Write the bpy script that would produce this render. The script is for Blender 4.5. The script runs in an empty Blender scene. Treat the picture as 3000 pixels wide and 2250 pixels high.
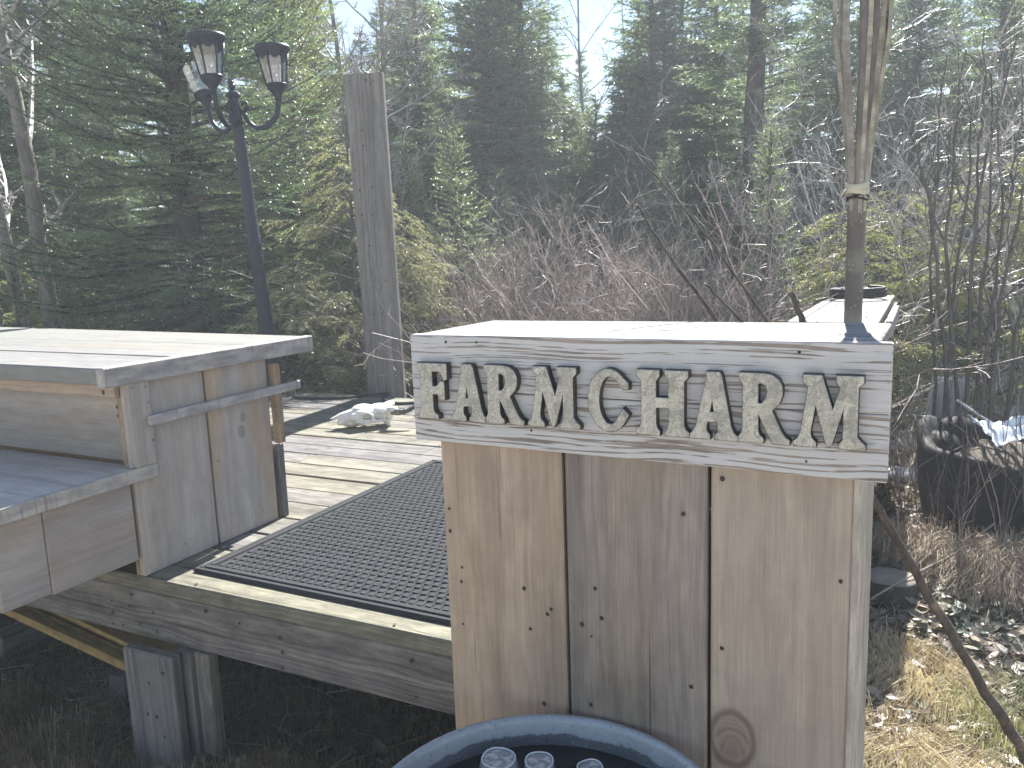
import bpy, bmesh, math, random
import numpy as np
from mathutils import Vector, Matrix, Euler

random.seed(11)
rng = np.random.default_rng(11)
scn = bpy.context.scene
COL = scn.collection
PI = math.pi

# ------------------------------------------------------------------ camera
CAM_Z = 1.55
YAW, PITCH, ROLL = 0.50157, 0.162645, 0.033981
camd = bpy.data.cameras.new('camera')
cam = bpy.data.objects.new('camera', camd)
COL.objects.link(cam)
Rw = Matrix.Rotation(YAW, 3, 'Z') @ Matrix.Rotation(-PITCH, 3, 'X') @ Matrix.Rotation(ROLL, 3, 'Y')
right, fwd, up = Rw.col[0], Rw.col[1], Rw.col[2]
m3 = Matrix((right, up, -fwd)).transposed()
cam.matrix_world = Matrix.Translation((0, 0, CAM_Z)) @ m3.to_4x4()
camd.sensor_width = 36.0
camd.lens = 36.0 * 2308.4 / 3000.0
camd.clip_start = 0.05
camd.clip_end = 400.0
camd.dof.use_dof = True
camd.dof.focus_distance = 1.75
camd.dof.aperture_fstop = 13.0
scn.camera = cam

# ------------------------------------------------------------------ sky, sun, exposure
SUN_EL, SUN_BEAR = math.radians(43), math.radians(7)      # bearing: from +Y towards -X
world = bpy.data.worlds.new('World')
scn.world = world
world.use_nodes = True
wn = world.node_tree
bg = wn.nodes['Background']
sky = wn.nodes.new('ShaderNodeTexSky')
sky.sky_type = 'NISHITA'
sky.sun_disc = False
sky.sun_elevation = SUN_EL
sky.sun_rotation = -SUN_BEAR
sky.air_density = 1.0
sky.dust_density = 0.0
sky.ozone_density = 1.0
wn.links.new(sky.outputs[0], bg.inputs[0])
bg.inputs[1].default_value = 0.05
sd = bpy.data.lights.new('sun', 'SUN')
sd.energy = 5.0
sd.angle = math.radians(0.5)
sd.color = (1.0, 0.965, 0.92)
sun = bpy.data.objects.new('sun', sd)
COL.objects.link(sun)
sdir = Vector((-math.sin(SUN_BEAR) * math.cos(SUN_EL), math.cos(SUN_BEAR) * math.cos(SUN_EL), math.sin(SUN_EL)))
sun.rotation_euler = sdir.to_track_quat('Z', 'Y').to_euler()
sun.location = sdir * 30
scn.view_settings.view_transform = 'Standard'
scn.view_settings.look = 'None'
scn.view_settings.gamma = 1.0
scn.view_settings.use_curve_mapping = False
scn.view_settings.exposure = 1.93
scn.render.engine = 'CYCLES'
scn.cycles.max_bounces = 8
scn.cycles.transparent_max_bounces = 8
scn.cycles.use_denoising = True

# ------------------------------------------------------------------ object helpers
def tag(o, label=None, cat=None, group=None, kind=None):
    if label: o['label'] = label
    if cat: o['category'] = cat
    if group: o['group'] = group
    if kind: o['kind'] = kind
    return o

def thing(name, loc, label, cat, group=None, rz=0.0, rot=None):
    o = bpy.data.objects.new(name, None)
    COL.objects.link(o)
    o.empty_display_size = 0.1
    o.location = loc
    o.rotation_euler = rot if rot else (0, 0, rz)
    return tag(o, label, cat, group)

def link(name, me, mat=None, parent=None, loc=(0, 0, 0), rot=(0, 0, 0)):
    o = bpy.data.objects.new(name, me)
    COL.objects.link(o)
    if mat is not None:
        me.materials.clear()
        for m in (mat if isinstance(mat, (list, tuple)) else [mat]):
            me.materials.append(m)
    if parent: o.parent = parent
    o.location = loc
    o.rotation_euler = rot
    return o

def np_mesh(name, V, F, smooth=False, tint=None):
    """V (n,3) float, F (m,k) int with constant k"""
    V = np.asarray(V, np.float32); F = np.asarray(F, np.int32)
    me = bpy.data.meshes.new(name)
    n, k = F.shape
    me.vertices.add(len(V)); me.vertices.foreach_set('co', V.ravel())
    me.loops.add(n * k); me.loops.foreach_set('vertex_index', F.ravel())
    me.polygons.add(n)
    me.polygons.foreach_set('loop_start', np.arange(0, n * k, k, dtype=np.int32))
    me.polygons.foreach_set('use_smooth', np.full(n, bool(smooth)))
    if tint is not None:
        a = me.attributes.new('tint', 'FLOAT', 'FACE')
        a.data.foreach_set('value', np.asarray(tint, np.float32))
    me.update(calc_edges=True)
    return me

def bm_mesh(name, bm, smooth=False):
    bmesh.ops.recalc_face_normals(bm, faces=bm.faces)
    me = bpy.data.meshes.new(name)
    bm.to_mesh(me); bm.free()
    if smooth:
        me.polygons.foreach_set('use_smooth', np.full(len(me.polygons), True))
    return me

def chamfer_box(l, w, t, b=0.003, skew=None):
    """box centred on the origin with chamfered edges (26 faces)"""
    b = min(b, l * .3, w * .3, t * .3)
    bm = bmesh.new()
    h = (l / 2, w / 2, t / 2)
    vs = {}
    for sx in (-1, 1):
        for sy in (-1, 1):
            for sz in (-1, 1):
                s = (sx, sy, sz)
                for ax in range(3):
                    c = [s[i] * (h[i] - (0 if i == ax else b)) for i in range(3)]
                    vs[(s, ax)] = bm.verts.new(c)
    for ax in range(3):
        o1, o2 = [i for i in range(3) if i != ax]
        for sg in (-1, 1):
            q = []
            for a, c in ((-1, -1), (1, -1), (1, 1), (-1, 1)):
                s = [0, 0, 0]; s[ax] = sg; s[o1] = a; s[o2] = c
                q.append(vs[(tuple(s), ax)])
            bm.faces.new(q)
    for ax in range(3):
        o1, o2 = [i for i in range(3) if i != ax]
        for a in (-1, 1):
            for c in (-1, 1):
                s0 = [0, 0, 0]; s0[ax] = -1; s0[o1] = a; s0[o2] = c
                s1 = list(s0); s1[ax] = 1
                s0, s1 = tuple(s0), tuple(s1)
                bm.faces.new([vs[(s0, o1)], vs[(s1, o1)], vs[(s1, o2)], vs[(s0, o2)]])
    for sx in (-1, 1):
        for sy in (-1, 1):
            for sz in (-1, 1):
                s = (sx, sy, sz)
                bm.faces.new([vs[(s, 0)], vs[(s, 1)], vs[(s, 2)]])
    if skew: 
        for v in bm.verts: skew(v.co)
    return bm

AX = {'x': Matrix(((1, 0, 0), (0, 1, 0), (0, 0, 1))),
      'y': Matrix(((0, -1, 0), (1, 0, 0), (0, 0, 1))),
      'z': Matrix(((0, 1, 0), (0, 0, 1), (1, 0, 0)))}

def board(name, x0, x1, y0, y1, z0, z1, mat, parent, axis='x', bev=0.003, label=None, tilt=None, skew=None):
    """a sawn board filling the given box of its parent's space, grain (local X) along axis"""
    d = {'x': (x1 - x0, y1 - y0, z1 - z0), 'y': (y1 - y0, x1 - x0, z1 - z0), 'z': (z1 - z0, x1 - x0, y1 - y0)}[axis]
    me = bm_mesh(name, chamfer_box(*d, b=bev, skew=skew))
    o = link(name, me, mat, parent)
    R = AX[axis]
    if tilt: R = Euler(tilt).to_matrix() @ R
    o.matrix_local = Matrix.Translation(((x0 + x1) / 2, (y0 + y1) / 2, (z0 + z1) / 2)) @ R.to_4x4()
    if label: o['label'] = label
    return o

def lathe(prof, n=32, close_bottom=False, close_top=False):
    bm = bmesh.new()
    rings = []
    for r, z in prof:
        rings.append([bm.verts.new((r * math.cos(2 * PI * i / n), r * math.sin(2 * PI * i / n), z)) for i in range(n)])
    for a, b in zip(rings, rings[1:]):
        for i in range(n):
            j = (i + 1) % n
            bm.faces.new([a[i], a[j], b[j], b[i]])
    if close_bottom: bm.faces.new(rings[0][::-1])
    if close_top: bm.faces.new(rings[-1])
    return bm

def tubes_np(paths, sides=4):
    """paths: list of (points (P,3), radii (P,)) -> V, F quads; grouped by length so it stays quick"""
    by = {}
    for p, r in paths: by.setdefault(len(p), []).append((p, r))
    VV, FF, off = [], [], 0
    ang = np.arange(sides) * 2 * PI / sides
    ca, sa = np.cos(ang), np.sin(ang)
    for P, lst in by.items():
        A = np.array([x[0] for x in lst], float); Rr = np.array([x[1] for x in lst], float)
        N = len(A)
        T = np.gradient(A, axis=1)
        T /= np.linalg.norm(T, axis=2, keepdims=True) + 1e-9
        ref = np.where(np.abs(T[:, :1, 2:3]) > .8, np.array([1., 0, 0]), np.array([0, 0, 1.]))
        ref = np.broadcast_to(ref, T.shape)
        U = np.cross(T, ref); U /= np.linalg.norm(U, axis=2, keepdims=True) + 1e-9
        W = np.cross(T, U)
        V = A[:, :, None, :] + Rr[:, :, None, None] * (U[:, :, None, :] * ca[None, None, :, None] + W[:, :, None, :] * sa[None, None, :, None])
        idx = off + np.arange(N * P * sides).reshape(N, P, sides)
        a = idx[:, :-1]; b = idx[:, 1:]
        q = np.stack([a, np.roll(a, -1, 2), np.roll(b, -1, 2), b], -1).reshape(-1, 4)
        VV.append(V.reshape(-1, 3)); FF.append(q); off += N * P * sides
    return np.concatenate(VV), np.concatenate(FF)

def tube_obj(name, pts, rad, mat, parent=None, sides=10, smooth=True, cap=True):
    pts = np.array(pts, float)
    rad = np.full(len(pts), rad, float) if np.isscalar(rad) else np.array(rad, float)
    if cap:
        pts = np.concatenate([pts[:1], pts, pts[-1:]]); rad = np.concatenate([[1e-4], rad, [1e-4]])
        d0 = pts[2] - pts[1]; d1 = pts[-2] - pts[-3]
        pts[0] = pts[1] - d0 * 1e-3; pts[-1] = pts[-2] + d1 * 1e-3
    V, F = tubes_np([(pts, rad)], sides)
    return link(name, np_mesh(name, V, F, smooth), mat, parent)

def smooth_path(ctrl, n=40):
    """Catmull-Rom through control points"""
    c = np.array(ctrl, float)
    c = np.concatenate([[2 * c[0] - c[1]], c, [2 * c[-1] - c[-2]]])
    out = []
    m = len(c) - 3
    for t in np.linspace(0, m - 1e-6, n):
        i = int(t); u = t - i
        p0, p1, p2, p3 = c[i:i + 4]
        out.append(.5 * ((2 * p1) + (-p0 + p2) * u + (2 * p0 - 5 * p1 + 4 * p2 - p3) * u * u + (-p0 + 3 * p1 - 3 * p2 + p3) * u ** 3))
    return np.array(out)

def bearing(b, d, z=-0.2):
    b = math.radians(b)
    return (-math.sin(b) * d, math.cos(b) * d, z)

# ------------------------------------------------------------------ material helpers
class NT:
    def __init__(s, name):
        s.mat = bpy.data.materials.new(name); s.mat.use_nodes = True
        s.t = s.mat.node_tree; s.n = s.t.nodes
        s.bsdf = s.n['Principled BSDF']; s.out = s.n['Material Output']
    def node(s, ty, **kw):
        n = s.n.new(ty)
        for k, v in kw.items(): setattr(n, k, v)
        return n
    def put(s, sock, v):
        if v is None: return
        if isinstance(v, bpy.types.NodeSocket): s.t.links.new(v, sock)
        elif isinstance(v, (tuple, list)) and len(v) == 3 and sock.type == 'RGBA': sock.default_value = (*v, 1)
        else: sock.default_value = v
    def math(s, op, a, b=None, c=None, clamp=False):
        n = s.node('ShaderNodeMath', operation=op, use_clamp=clamp)
        s.put(n.inputs[0], a); s.put(n.inputs[1], b); s.put(n.inputs[2], c)
        return n.outputs[0]
    def vmul(s, v, k):
        n = s.node('ShaderNodeVectorMath', operation='MULTIPLY'); s.put(n.inputs[0], v); s.put(n.inputs[1], k); return n.outputs[0]
    def vadd(s, v, k):
        n = s.node('ShaderNodeVectorMath', operation='ADD'); s.put(n.inputs[0], v); s.put(n.inputs[1], k); return n.outputs[0]
    def noise(s, v, scale=1.0, detail=3, rough=.55, dist=0.0, dim='3D', w=None):
        n = s.node('ShaderNodeTexNoise', noise_dimensions=dim)
        if v is not None and 'Vector' in n.inputs and dim != '1D': s.put(n.inputs['Vector'], v)
        if w is not None: s.put(n.inputs['W'], w)
        n.inputs['Scale'].default_value = scale; n.inputs['Detail'].default_value = detail
        n.inputs['Roughness'].default_value = rough; n.inputs['Distortion'].default_value = dist
        return n.outputs[0]
    def ramp(s, f, lo, hi, a=0.0, b=1.0):
        n = s.node('ShaderNodeMapRange', interpolation_type='SMOOTHSTEP')
        s.put(n.inputs[0], f); n.inputs[1].default_value = lo; n.inputs[2].default_value = hi
        n.inputs[3].default_value = a; n.inputs[4].default_value = b
        return n.outputs[0]
    def mix(s, f, a, b, mode='MIX'):
        n = s.node('ShaderNodeMix', data_type='RGBA', blend_type=mode)
        s.put(n.inputs[0], f); s.put(n.inputs[6], a); s.put(n.inputs[7], b)
        return n.outputs[2]
    def sep(s, v):
        n = s.node('ShaderNodeSeparateXYZ'); s.put(n.inputs[0], v); return n.outputs
    def comb(s, x, y, z):
        n = s.node('ShaderNodeCombineXYZ'); s.put(n.inputs[0], x); s.put(n.inputs[1], y); s.put(n.inputs[2], z); return n.outputs[0]
    def bump(s, h, strength=.3, dist=.01):
        n = s.node('ShaderNodeBump'); n.inputs['Strength'].default_value = strength; n.inputs['Distance'].default_value = dist
        s.put(n.inputs['Height'], h); s.put(s.bsdf.inputs['Normal'], n.outputs[0]); return n.outputs[0]
    def obj(s): return s.node('ShaderNodeTexCoord').outputs['Object']
    def rand(s): return s.node('ShaderNodeObjectInfo').outputs['Random']
    def base(s, c=None, rough=None, metal=None, spec=None):
        s.put(s.bsdf.inputs['Base Color'], c)
        s.put(s.bsdf.inputs['Roughness'], rough); s.put(s.bsdf.inputs['Metallic'], metal)
        if spec is not None: s.put(s.bsdf.inputs['Specular IOR Level'], spec)

def wood(name, light, dark, stain=(.1, .09, .08), ring=70, ring_amt=.5, streak=.5, fib=.35, crack=.5, saw=0.0,
         stain_amt=.4, knots=.6, warm=None, warm_amt=0.0, rough=.85, bump=.35, vary=.2, paint=None, paint_lvl=.5, paint_knots=.0,
         ring_lo=.42, ring_hi=.62, spots=(), lines=.4, broad=.5, flake=None, rk=True, mot=.75):
    k = NT(name)
    o = k.obj(); r = k.rand()
    wn_ = k.node('ShaderNodeTexWhiteNoise', noise_dimensions='1D'); k.put(wn_.inputs['W'], r)
    wc = k.sep(wn_.outputs['Color'])
    off = k.comb(k.math('MULTIPLY', r, 53.0), k.math('MULTIPLY', wc[0], 9.0), k.math('MULTIPLY', wc[1], 7.0))
    p = k.vadd(o, off)                                            # sampling position, different on every board
    warp = k.noise(k.vmul(p, (1.6, 5, 5)), 1.0, 2)
    warp2 = k.noise(k.vmul(p, (4.5, 9, 9)), 1.0, 2)
    xyz = k.sep(o)
    py = k.math('MULTIPLY_ADD', wc[0], .18, -.09); pz = k.math('MULTIPLY_ADD', wc[2], -.10, -.03)
    y = k.math('ADD', xyz[1], py); z = k.math('ADD', xyz[2], pz)
    rad = k.math('SQRT', k.math('ADD', k.math('MULTIPLY', y, y), k.math('MULTIPLY', z, z)))
    # knots: sparse cells seen along and across the board
    vo = k.node('ShaderNodeTexVoronoi', feature='F1', voronoi_dimensions='2D'); vo.inputs['Randomness'].default_value = .55
    vo.inputs['Scale'].default_value = 1.0
    kp = k.sep(p)
    k.put(vo.inputs['Vector'], k.comb(k.math('MULTIPLY', kp[0], 2.2), k.math('MULTIPLY', kp[1], 4.5), 0.0))
    kd = k.math('ADD', vo.outputs['Distance'], k.math('MULTIPLY_ADD', warp2, .08, -.04))
    kd = k.math('ADD', kd, k.math('MULTIPLY', k.ramp(k.sep(vo.outputs['Color'])[0], .45, .55, 1, 0), .5))
    if not rk: kd = k.math('ADD', kd, 1.0)
    for sx, sy, sr in spots:                                       # knots of this very board: place along, across, size
        du = k.math('DIVIDE', k.math('SUBTRACT', xyz[0], sx), sr * 1.35); dv = k.math('DIVIDE', k.math('SUBTRACT', xyz[1], sy), sr)
        dd = k.math('MULTIPLY', k.math('SQRT', k.math('ADD', k.math('MULTIPLY', du, du), k.math('MULTIPLY', dv, dv))), .075)
        kd = k.math('MINIMUM', kd, k.math('ADD', dd, k.math('MULTIPLY_ADD', warp2, .07, -.035)))
    kw = k.ramp(kd, .0, .17, 1, 0)
    rad = k.math('ADD', rad, k.math('MULTIPLY', kw, .020 * knots))
    rad = k.math('ADD', rad, k.math('MULTIPLY_ADD', warp, .06, -.03))
    rad = k.math('ADD', rad, k.math('MULTIPLY_ADD', warp2, .008, -.004))
    rn = k.noise(None, 1.0, 1.5, .6, dim='1D', w=k.math('MULTIPLY_ADD', rad, ring, k.math('MULTIPLY', r, 40.0)))
    rings = k.ramp(rn, ring_lo, ring_hi)
    st = k.noise(k.vmul(p, (.9, 22, 22)), 1.0, 3)
    streaks = k.ramp(st, .35, .68)
    fibn = k.noise(k.vmul(p, (7, 330, 330)), 1.0, 2)
    f = k.math('ADD', k.math('MULTIPLY', rings, ring_amt), k.math('MULTIPLY', streaks, streak), clamp=True)
    c = k.mix(f, light, dark)
    if warm: 
        wz = k.ramp(k.noise(k.vmul(p, (1.3, 6, 6)), 1.0, 2), .42, .66)
        c = k.mix(k.math('MULTIPLY', wz, warm_amt), c, warm)
    c = k.mix(fib, c, k.mix(1.0, c, k.mix(fibn, (.45, .45, .45), (1.35, 1.35, 1.35)), 'MULTIPLY'))
    br = k.noise(k.vmul(p, (.55, 9, 9)), 1.0, 4, .6)
    c = k.mix(broad, c, k.mix(1.0, c, k.mix(k.ramp(br, .3, .7), (.50, .49, .49), (1.32, 1.30, 1.27)), 'MULTIPLY'))
    ln_ = k.noise(k.vmul(p, (1.0, 48, 48)), 1.0, 3, .6, .25)
    lm_ = k.math('MULTIPLY', k.ramp(ln_, .55, .72), lines)
    c = k.mix(lm_, c, k.mix(.5, dark, stain))
    sn = k.noise(k.vmul(p, (2.2, 6.5, 6.5)), 1.0, 5, .62, .4)
    c = k.mix(k.math('MULTIPLY', k.ramp(sn, .52, .78), stain_amt), c, stain)
    mott = k.noise(k.vmul(p, (9, 26, 26)), 1.0, 4, .65)
    c = k.mix(mot, c, k.mix(1.0, c, k.mix(k.ramp(mott, .28, .72), (.62, .62, .64), (1.32, 1.32, 1.30)), 'MULTIPLY'))
    kcore = k.ramp(kd, .045, .075, 1, 0); kring = k.math('MULTIPLY', k.ramp(kd, .07, .13, 1, 0), .5)
    kline = k.math('MULTIPLY', k.ramp(kd, .058, .075, 0, 1), k.ramp(kd, .078, .10, 1, 0))
    c = k.mix(k.math('MULTIPLY', kring, min(1, knots)), c, k.mix(.5, stain, dark))
    kr_ = k.ramp(k.noise(None, 1.0, 1, .5, dim='1D', w=k.math('ADD', k.math('MULTIPLY', kd, 50.0), k.math('MULTIPLY', xyz[0], 70.0))), .25, .75)
    c = k.mix(k.math('MULTIPLY', kcore, min(1, knots)), c, k.mix(kr_, k.mix(.55, stain, (.10, .07, .05)), k.mix(.5, dark, (.24, .17, .115))))
    c = k.mix(k.math('MULTIPLY', kline, min(1, knots)), c, k.mix(.55, stain, (.07, .045, .032)))
    hgt = k.math('ADD', k.math('MULTIPLY', f, -.4), k.math('MULTIPLY', fibn, .5))
    if saw:
        sw = k.noise(k.vmul(p, (85, 2.0, 2.0)), 1.0, 3, .65, .15)
        sm = k.math('MULTIPLY', k.ramp(sw, .52, .70), saw)
        sm = k.math('MULTIPLY', sm, k.ramp(k.noise(k.vmul(p, (7, 14, 14)), 1.0, 2), .38, .6))
        c = k.mix(sm, c, k.mix(.55, dark, stain))
        hgt = k.math('SUBTRACT', hgt, k.math('MULTIPLY', sm, .8))
    if crack:
        cn = k.noise(k.vmul(p, (1.1, 75, 75)), 1.0, 2, .5, .2)
        cm = k.math('MULTIPLY', k.ramp(cn, .66, .72), crack)
        cm = k.math('MULTIPLY', cm, k.ramp(k.noise(k.vmul(p, (3.1, 9, 9)), 1.0, 2), .42, .58))
        c = k.mix(cm, c, (.03, .028, .027))
        hgt = k.math('SUBTRACT', hgt, k.math('MULTIPLY', cm, 1.4))
    rv = k.math('MULTIPLY_ADD', wc[1], vary, 1 - vary / 2)
    c = k.mix(1.0, c, k.comb(rv, rv, k.math('MULTIPLY_ADD', wc[2], vary * .25, 1 - vary * .4)), 'MULTIPLY')
    if paint:
        pf = k.noise(k.vmul(p, (5.5, 120, 120)), 1.0, 3, .7)
        pl = k.noise(k.vmul(p, (2.4, 9, 9)), 1.0, 5, .65, .6)
        pm_ = k.noise(k.vmul(p, (2.6, 105, 105)), 1.0, 3, .6, .2)
        ps = k.math('ADD', k.math('MULTIPLY', pf, .50), k.math('MULTIPLY', pl, .20))
        ps = k.math('ADD', ps, k.math('MULTIPLY', pm_, .36))
        ps = k.math('SUBTRACT', ps, k.math('MULTIPLY', rings, .11))
        if flake is not None:                                      # paint gone along the drip edge
            ps = k.math('SUBTRACT', ps, k.math('MULTIPLY', k.ramp(k.math('ADD', xyz[1], k.math('MULTIPLY_ADD', warp2, .05, -.025)), flake, flake + .012, 1, 0), .22))
            ps = k.math('SUBTRACT', ps, k.math('MULTIPLY', k.ramp(pl, .48, .66), .10))
        pm = k.ramp(ps, paint_lvl, paint_lvl + .035)
        pm = k.math('MULTIPLY', pm, .9)
        pc = k.mix(mott, tuple(v * .86 for v in paint), paint)
        c = k.mix(pm, c, pc)
        hgt = k.math('ADD', hgt, k.math('MULTIPLY', pm, .7))
    k.base(c, rough, spec=.25)
    k.bump(hgt, bump, .004)
    return k.mat

def plain(name, c, rough=.6, metal=0.0, spec=None, noise_amt=.25, scale=20, bump=.1, bscale=None):
    k = NT(name)
    o = k.obj(); r = k.rand()
    p = k.vadd(o, k.comb(k.math('MULTIPLY', r, 31.0), 0.0, 0.0))
    n = k.noise(p, scale, 5, .6)
    lo = 1 - noise_amt; hi = 1 + noise_amt
    cc = k.mix(1.0, c, k.mix(n, (lo, lo, lo), (hi, hi, hi)), 'MULTIPLY')
    k.base(cc, rough, metal, spec)
    if bump: k.bump(k.noise(p, bscale or scale * 3, 4), bump, .004)
    return k.mat

def foliage(name, base, tip, trans=.35, spec=.25):
    k = NT(name)
    a = k.node('ShaderNodeAttribute', attribute_name='tint')
    c = k.mix(a.outputs['Fac'], base, tip)
    o = k.obj()
    n = k.noise(o, 2.2, 3)
    c = k.mix(1.0, c, k.mix(n, (.75, .78, .8), (1.25, 1.2, 1.15)), 'MULTIPLY')
    d = k.node('ShaderNodeBsdfDiffuse'); k.put(d.inputs[0], c)
    t = k.node('ShaderNodeBsdfTranslucent'); k.put(t.inputs[0], k.mix(1.0, c, (1.25, 1.2, .8), 'MULTIPLY'))
    g = k.node('ShaderNodeBsdfGlossy'); k.put(g.inputs[0], (1, 1, 1)); g.inputs['Roughness'].default_value = .38
    m = k.node('ShaderNodeMixShader'); m.inputs[0].default_value = trans
    k.t.links.new(d.outputs[0], m.inputs[1]); k.t.links.new(t.outputs[0], m.inputs[2])
    m2 = k.node('ShaderNodeMixShader'); m2.inputs[0].default_value = spec * .25
    k.t.links.new(m.outputs[0], m2.inputs[1]); k.t.links.new(g.outputs[0], m2.inputs[2])
    k.t.links.new(m2.outputs[0], k.out.inputs['Surface'])
    return k.mat

def tintmat(name, a_, b_, rough=.8, trans=.0, spec=.3):
    """two colours mixed by the per-face tint attribute"""
    if trans: return foliage(name, a_, b_, trans, spec)
    k = NT(name)
    a = k.node('ShaderNodeAttribute', attribute_name='tint')
    k.base(k.mix(a.outputs['Fac'], a_, b_), rough, spec=spec)
    return k.mat

def bark(name, c, c2, scale=14, rough=.85):
    k = NT(name)
    o = k.obj()
    n = k.noise(k.vmul(o, (1, 1, .35)), scale, 5, .65, .5)
    n2 = k.noise(o, scale * .35, 3)
    cc = k.mix(k.ramp(n, .35, .65), c, c2)
    cc = k.mix(k.math('MULTIPLY', k.ramp(n2, .55, .7), .6), cc, tuple(min(.36, v * 2.6) for v in c2))
    k.base(cc, rough, spec=.3)
    k.bump(n, .6, .02)
    return k.mat

# wood kinds (linear base colours)
W_TAN = wood('tan rough pine', (.425, .335, .275), (.335, .26, .208), (.14, .117, .105), ring=80, ring_amt=.45, streak=.3, fib=.5, crack=.35,
             saw=.12, stain_amt=.35, knots=.55, warm=(.44, .33, .24), warm_amt=.5, vary=.08, rk=False, broad=.34, lines=.4, mot=.28)
W_TANGREY = wood('grey brown pine', (.32, .278, .248), (.24, .208, .186), (.11, .10, .093), ring=90, ring_amt=.45, streak=.4, fib=.6, crack=.6,
                 saw=.1, stain_amt=.8, knots=.35, warm=(.33, .25, .17), warm_amt=.4, vary=.1, rk=False, broad=.36, lines=.55, mot=.35)
W_DECK = wood('weathered deck', (.215, .208, .197), (.13, .124, .117), (.082, .078, .074), ring=95, ring_amt=.55, streak=.45, fib=.5, crack=.75,
              stain_amt=.4, knots=.5, warm=(.236, .216, .186), warm_amt=.35, vary=.3, bump=.6)
W_RIM = wood('dark weathered rim', (.235, .217, .215), (.105, .096, .096), (.060, .056, .057), ring=110, ring_amt=.5, streak=.55, fib=.6, crack=.8,
             stain_amt=.5, knots=.35, vary=.15, bump=.6, rk=False)
W_GREY = wood('silver grey post', (.25, .235, .235), (.145, .135, .135), (.085, .08, .08), ring=60, ring_amt=.5, streak=.55, fib=.55, crack=.95,
              stain_amt=.35, knots=.3, vary=.1, bump=.5, rk=False, broad=.35, lines=.8, mot=.3)
W_CTR = wood('counter pine', (.39, .345, .315), (.28, .245, .225), (.20, .17, .15), ring=40, ring_amt=.3, streak=.25, fib=.3, crack=.15,
             saw=.1, stain_amt=.35, knots=.5, warm=(.43, .345, .25), warm_amt=.4, vary=.1, bump=.25, rk=False, broad=.25, lines=.25, mot=.25)
W_SAW = wood('sawn counter edge', (.42, .39, .375), (.31, .285, .275), (.12, .108, .104), ring=60, ring_amt=.2, streak=.25, fib=.35, crack=.1,
             saw=.85, stain_amt=.25, knots=.2, vary=.08, bump=.45, broad=.3, lines=.25, rk=False)
W_TOP = wood('bleached table top', (.225, .224, .22), (.168, .166, .162), (.20, .185, .17), ring=42, ring_amt=.35, streak=.3, fib=.3, crack=.2,
             saw=.1, stain_amt=.25, knots=.5, warm=(.245, .23, .195), warm_amt=.3, vary=.08, rough=.7, bump=.25, broad=.22, lines=.25, rk=False, mot=.3)
W_BRN = wood('brown pine strip', (.30, .225, .165), (.21, .155, .115), (.12, .095, .08), ring=55, ring_amt=.35, streak=.35, fib=.35, crack=.3,
             saw=.3, stain_amt=.3, knots=.3, vary=.15, rk=False)
W_YEL = wood('fresh yellow lumber', (.55, .36, .15), (.40, .25, .10), (.2, .13, .07), ring=70, ring_amt=.5, streak=.3, fib=.3, crack=.2, stain_amt=.2, vary=.1, rk=False)
W_SIGN = wood('whitewashed sign board', (.37, .325, .30), (.28, .235, .21), (.21, .17, .15), ring=150, ring_amt=.7, streak=.3, fib=.35, crack=.25,
              stain_amt=.2, knots=.4, vary=.05, paint=(.58, .575, .58), paint_lvl=.405, bump=.5, lines=.5, rk=False, broad=.3)
W_SIGN2 = wood('flaking whitewashed sign board', (.37, .325, .30), (.28, .235, .21), (.21, .17, .15), ring=150, ring_amt=.7, streak=.3, fib=.35, crack=.25,
              stain_amt=.2, knots=.4, vary=.05, paint=(.58, .575, .58), paint_lvl=.405, bump=.5, lines=.5, flake=-.044, rk=False, broad=.3)
W_WHITE = wood('white painted top', (.25, .23, .21), (.185, .165, .15), (.15, .135, .12), ring=80, ring_amt=.5, streak=.3, fib=.3, crack=.3,
               saw=.35, stain_amt=.1, knots=.2, vary=.04, paint=(.335, .34, .335), paint_lvl=.475, bump=.45, rk=False, broad=.2)
M_NAIL = plain('rusty nail', (.05, .04, .035), .7, .3, bump=0)
M_BLACKPLASTIC = plain('black plastic', (.018, .018, .02), .45, scale=9, bump=.15)
M_RUBBER = plain('black rubber hose', (.015, .015, .017), .55, scale=30, bump=.05)

def nails(parent, pts, axis='y', r=.0045, depth=.0015):
    """dark nail and screw heads let into a board face; pts in parent space on that face"""
    VV, FF = [], []
    n = 8
    for i, p in enumerate(pts):
        rr = r * random.uniform(.7, 1.25)
        ring = []
        for j in range(n):
            a = 2 * PI * j / n
            u, v = rr * math.cos(a), rr * math.sin(a) * random.uniform(.9, 1.3)
            if axis == 'y': ring.append((p[0] + u, p[1] - depth, p[2] + v))
            elif axis == 'x': ring.append((p[0] + depth, p[1] + u, p[2] + v))
            else: ring.append((p[0] + u, p[1] + v, p[2] + depth))
        b = len(VV); VV += ring
        FF.append([b + j for j in range(n)])
    me = np_mesh('nail_heads', VV, FF)
    o = link('nail_heads', me, M_NAIL, parent); o['kind'] = 'stuff'
    return o

GZ = -0.2
# ------------------------------------------------------------------ ground
def ground_h(x, y):
    h = .035 * np.sin(x * 1.3 + 1.0) * np.cos(y * 1.1) + .02 * np.sin(x * 4.1) * np.sin(y * 3.7 + .6)
    h = h + .10 * np.exp(-((x - .25) ** 2 / .5 + (y - 4.35) ** 2 / .12))      # straw bank in front of the black planter
    near = np.clip((6 - np.hypot(x, y)) / 3, 0, 1)
    return GZ + h * (0.35 + .65 * near) + np.clip((np.hypot(x, y) - 9) * .012, 0, .8)

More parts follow.
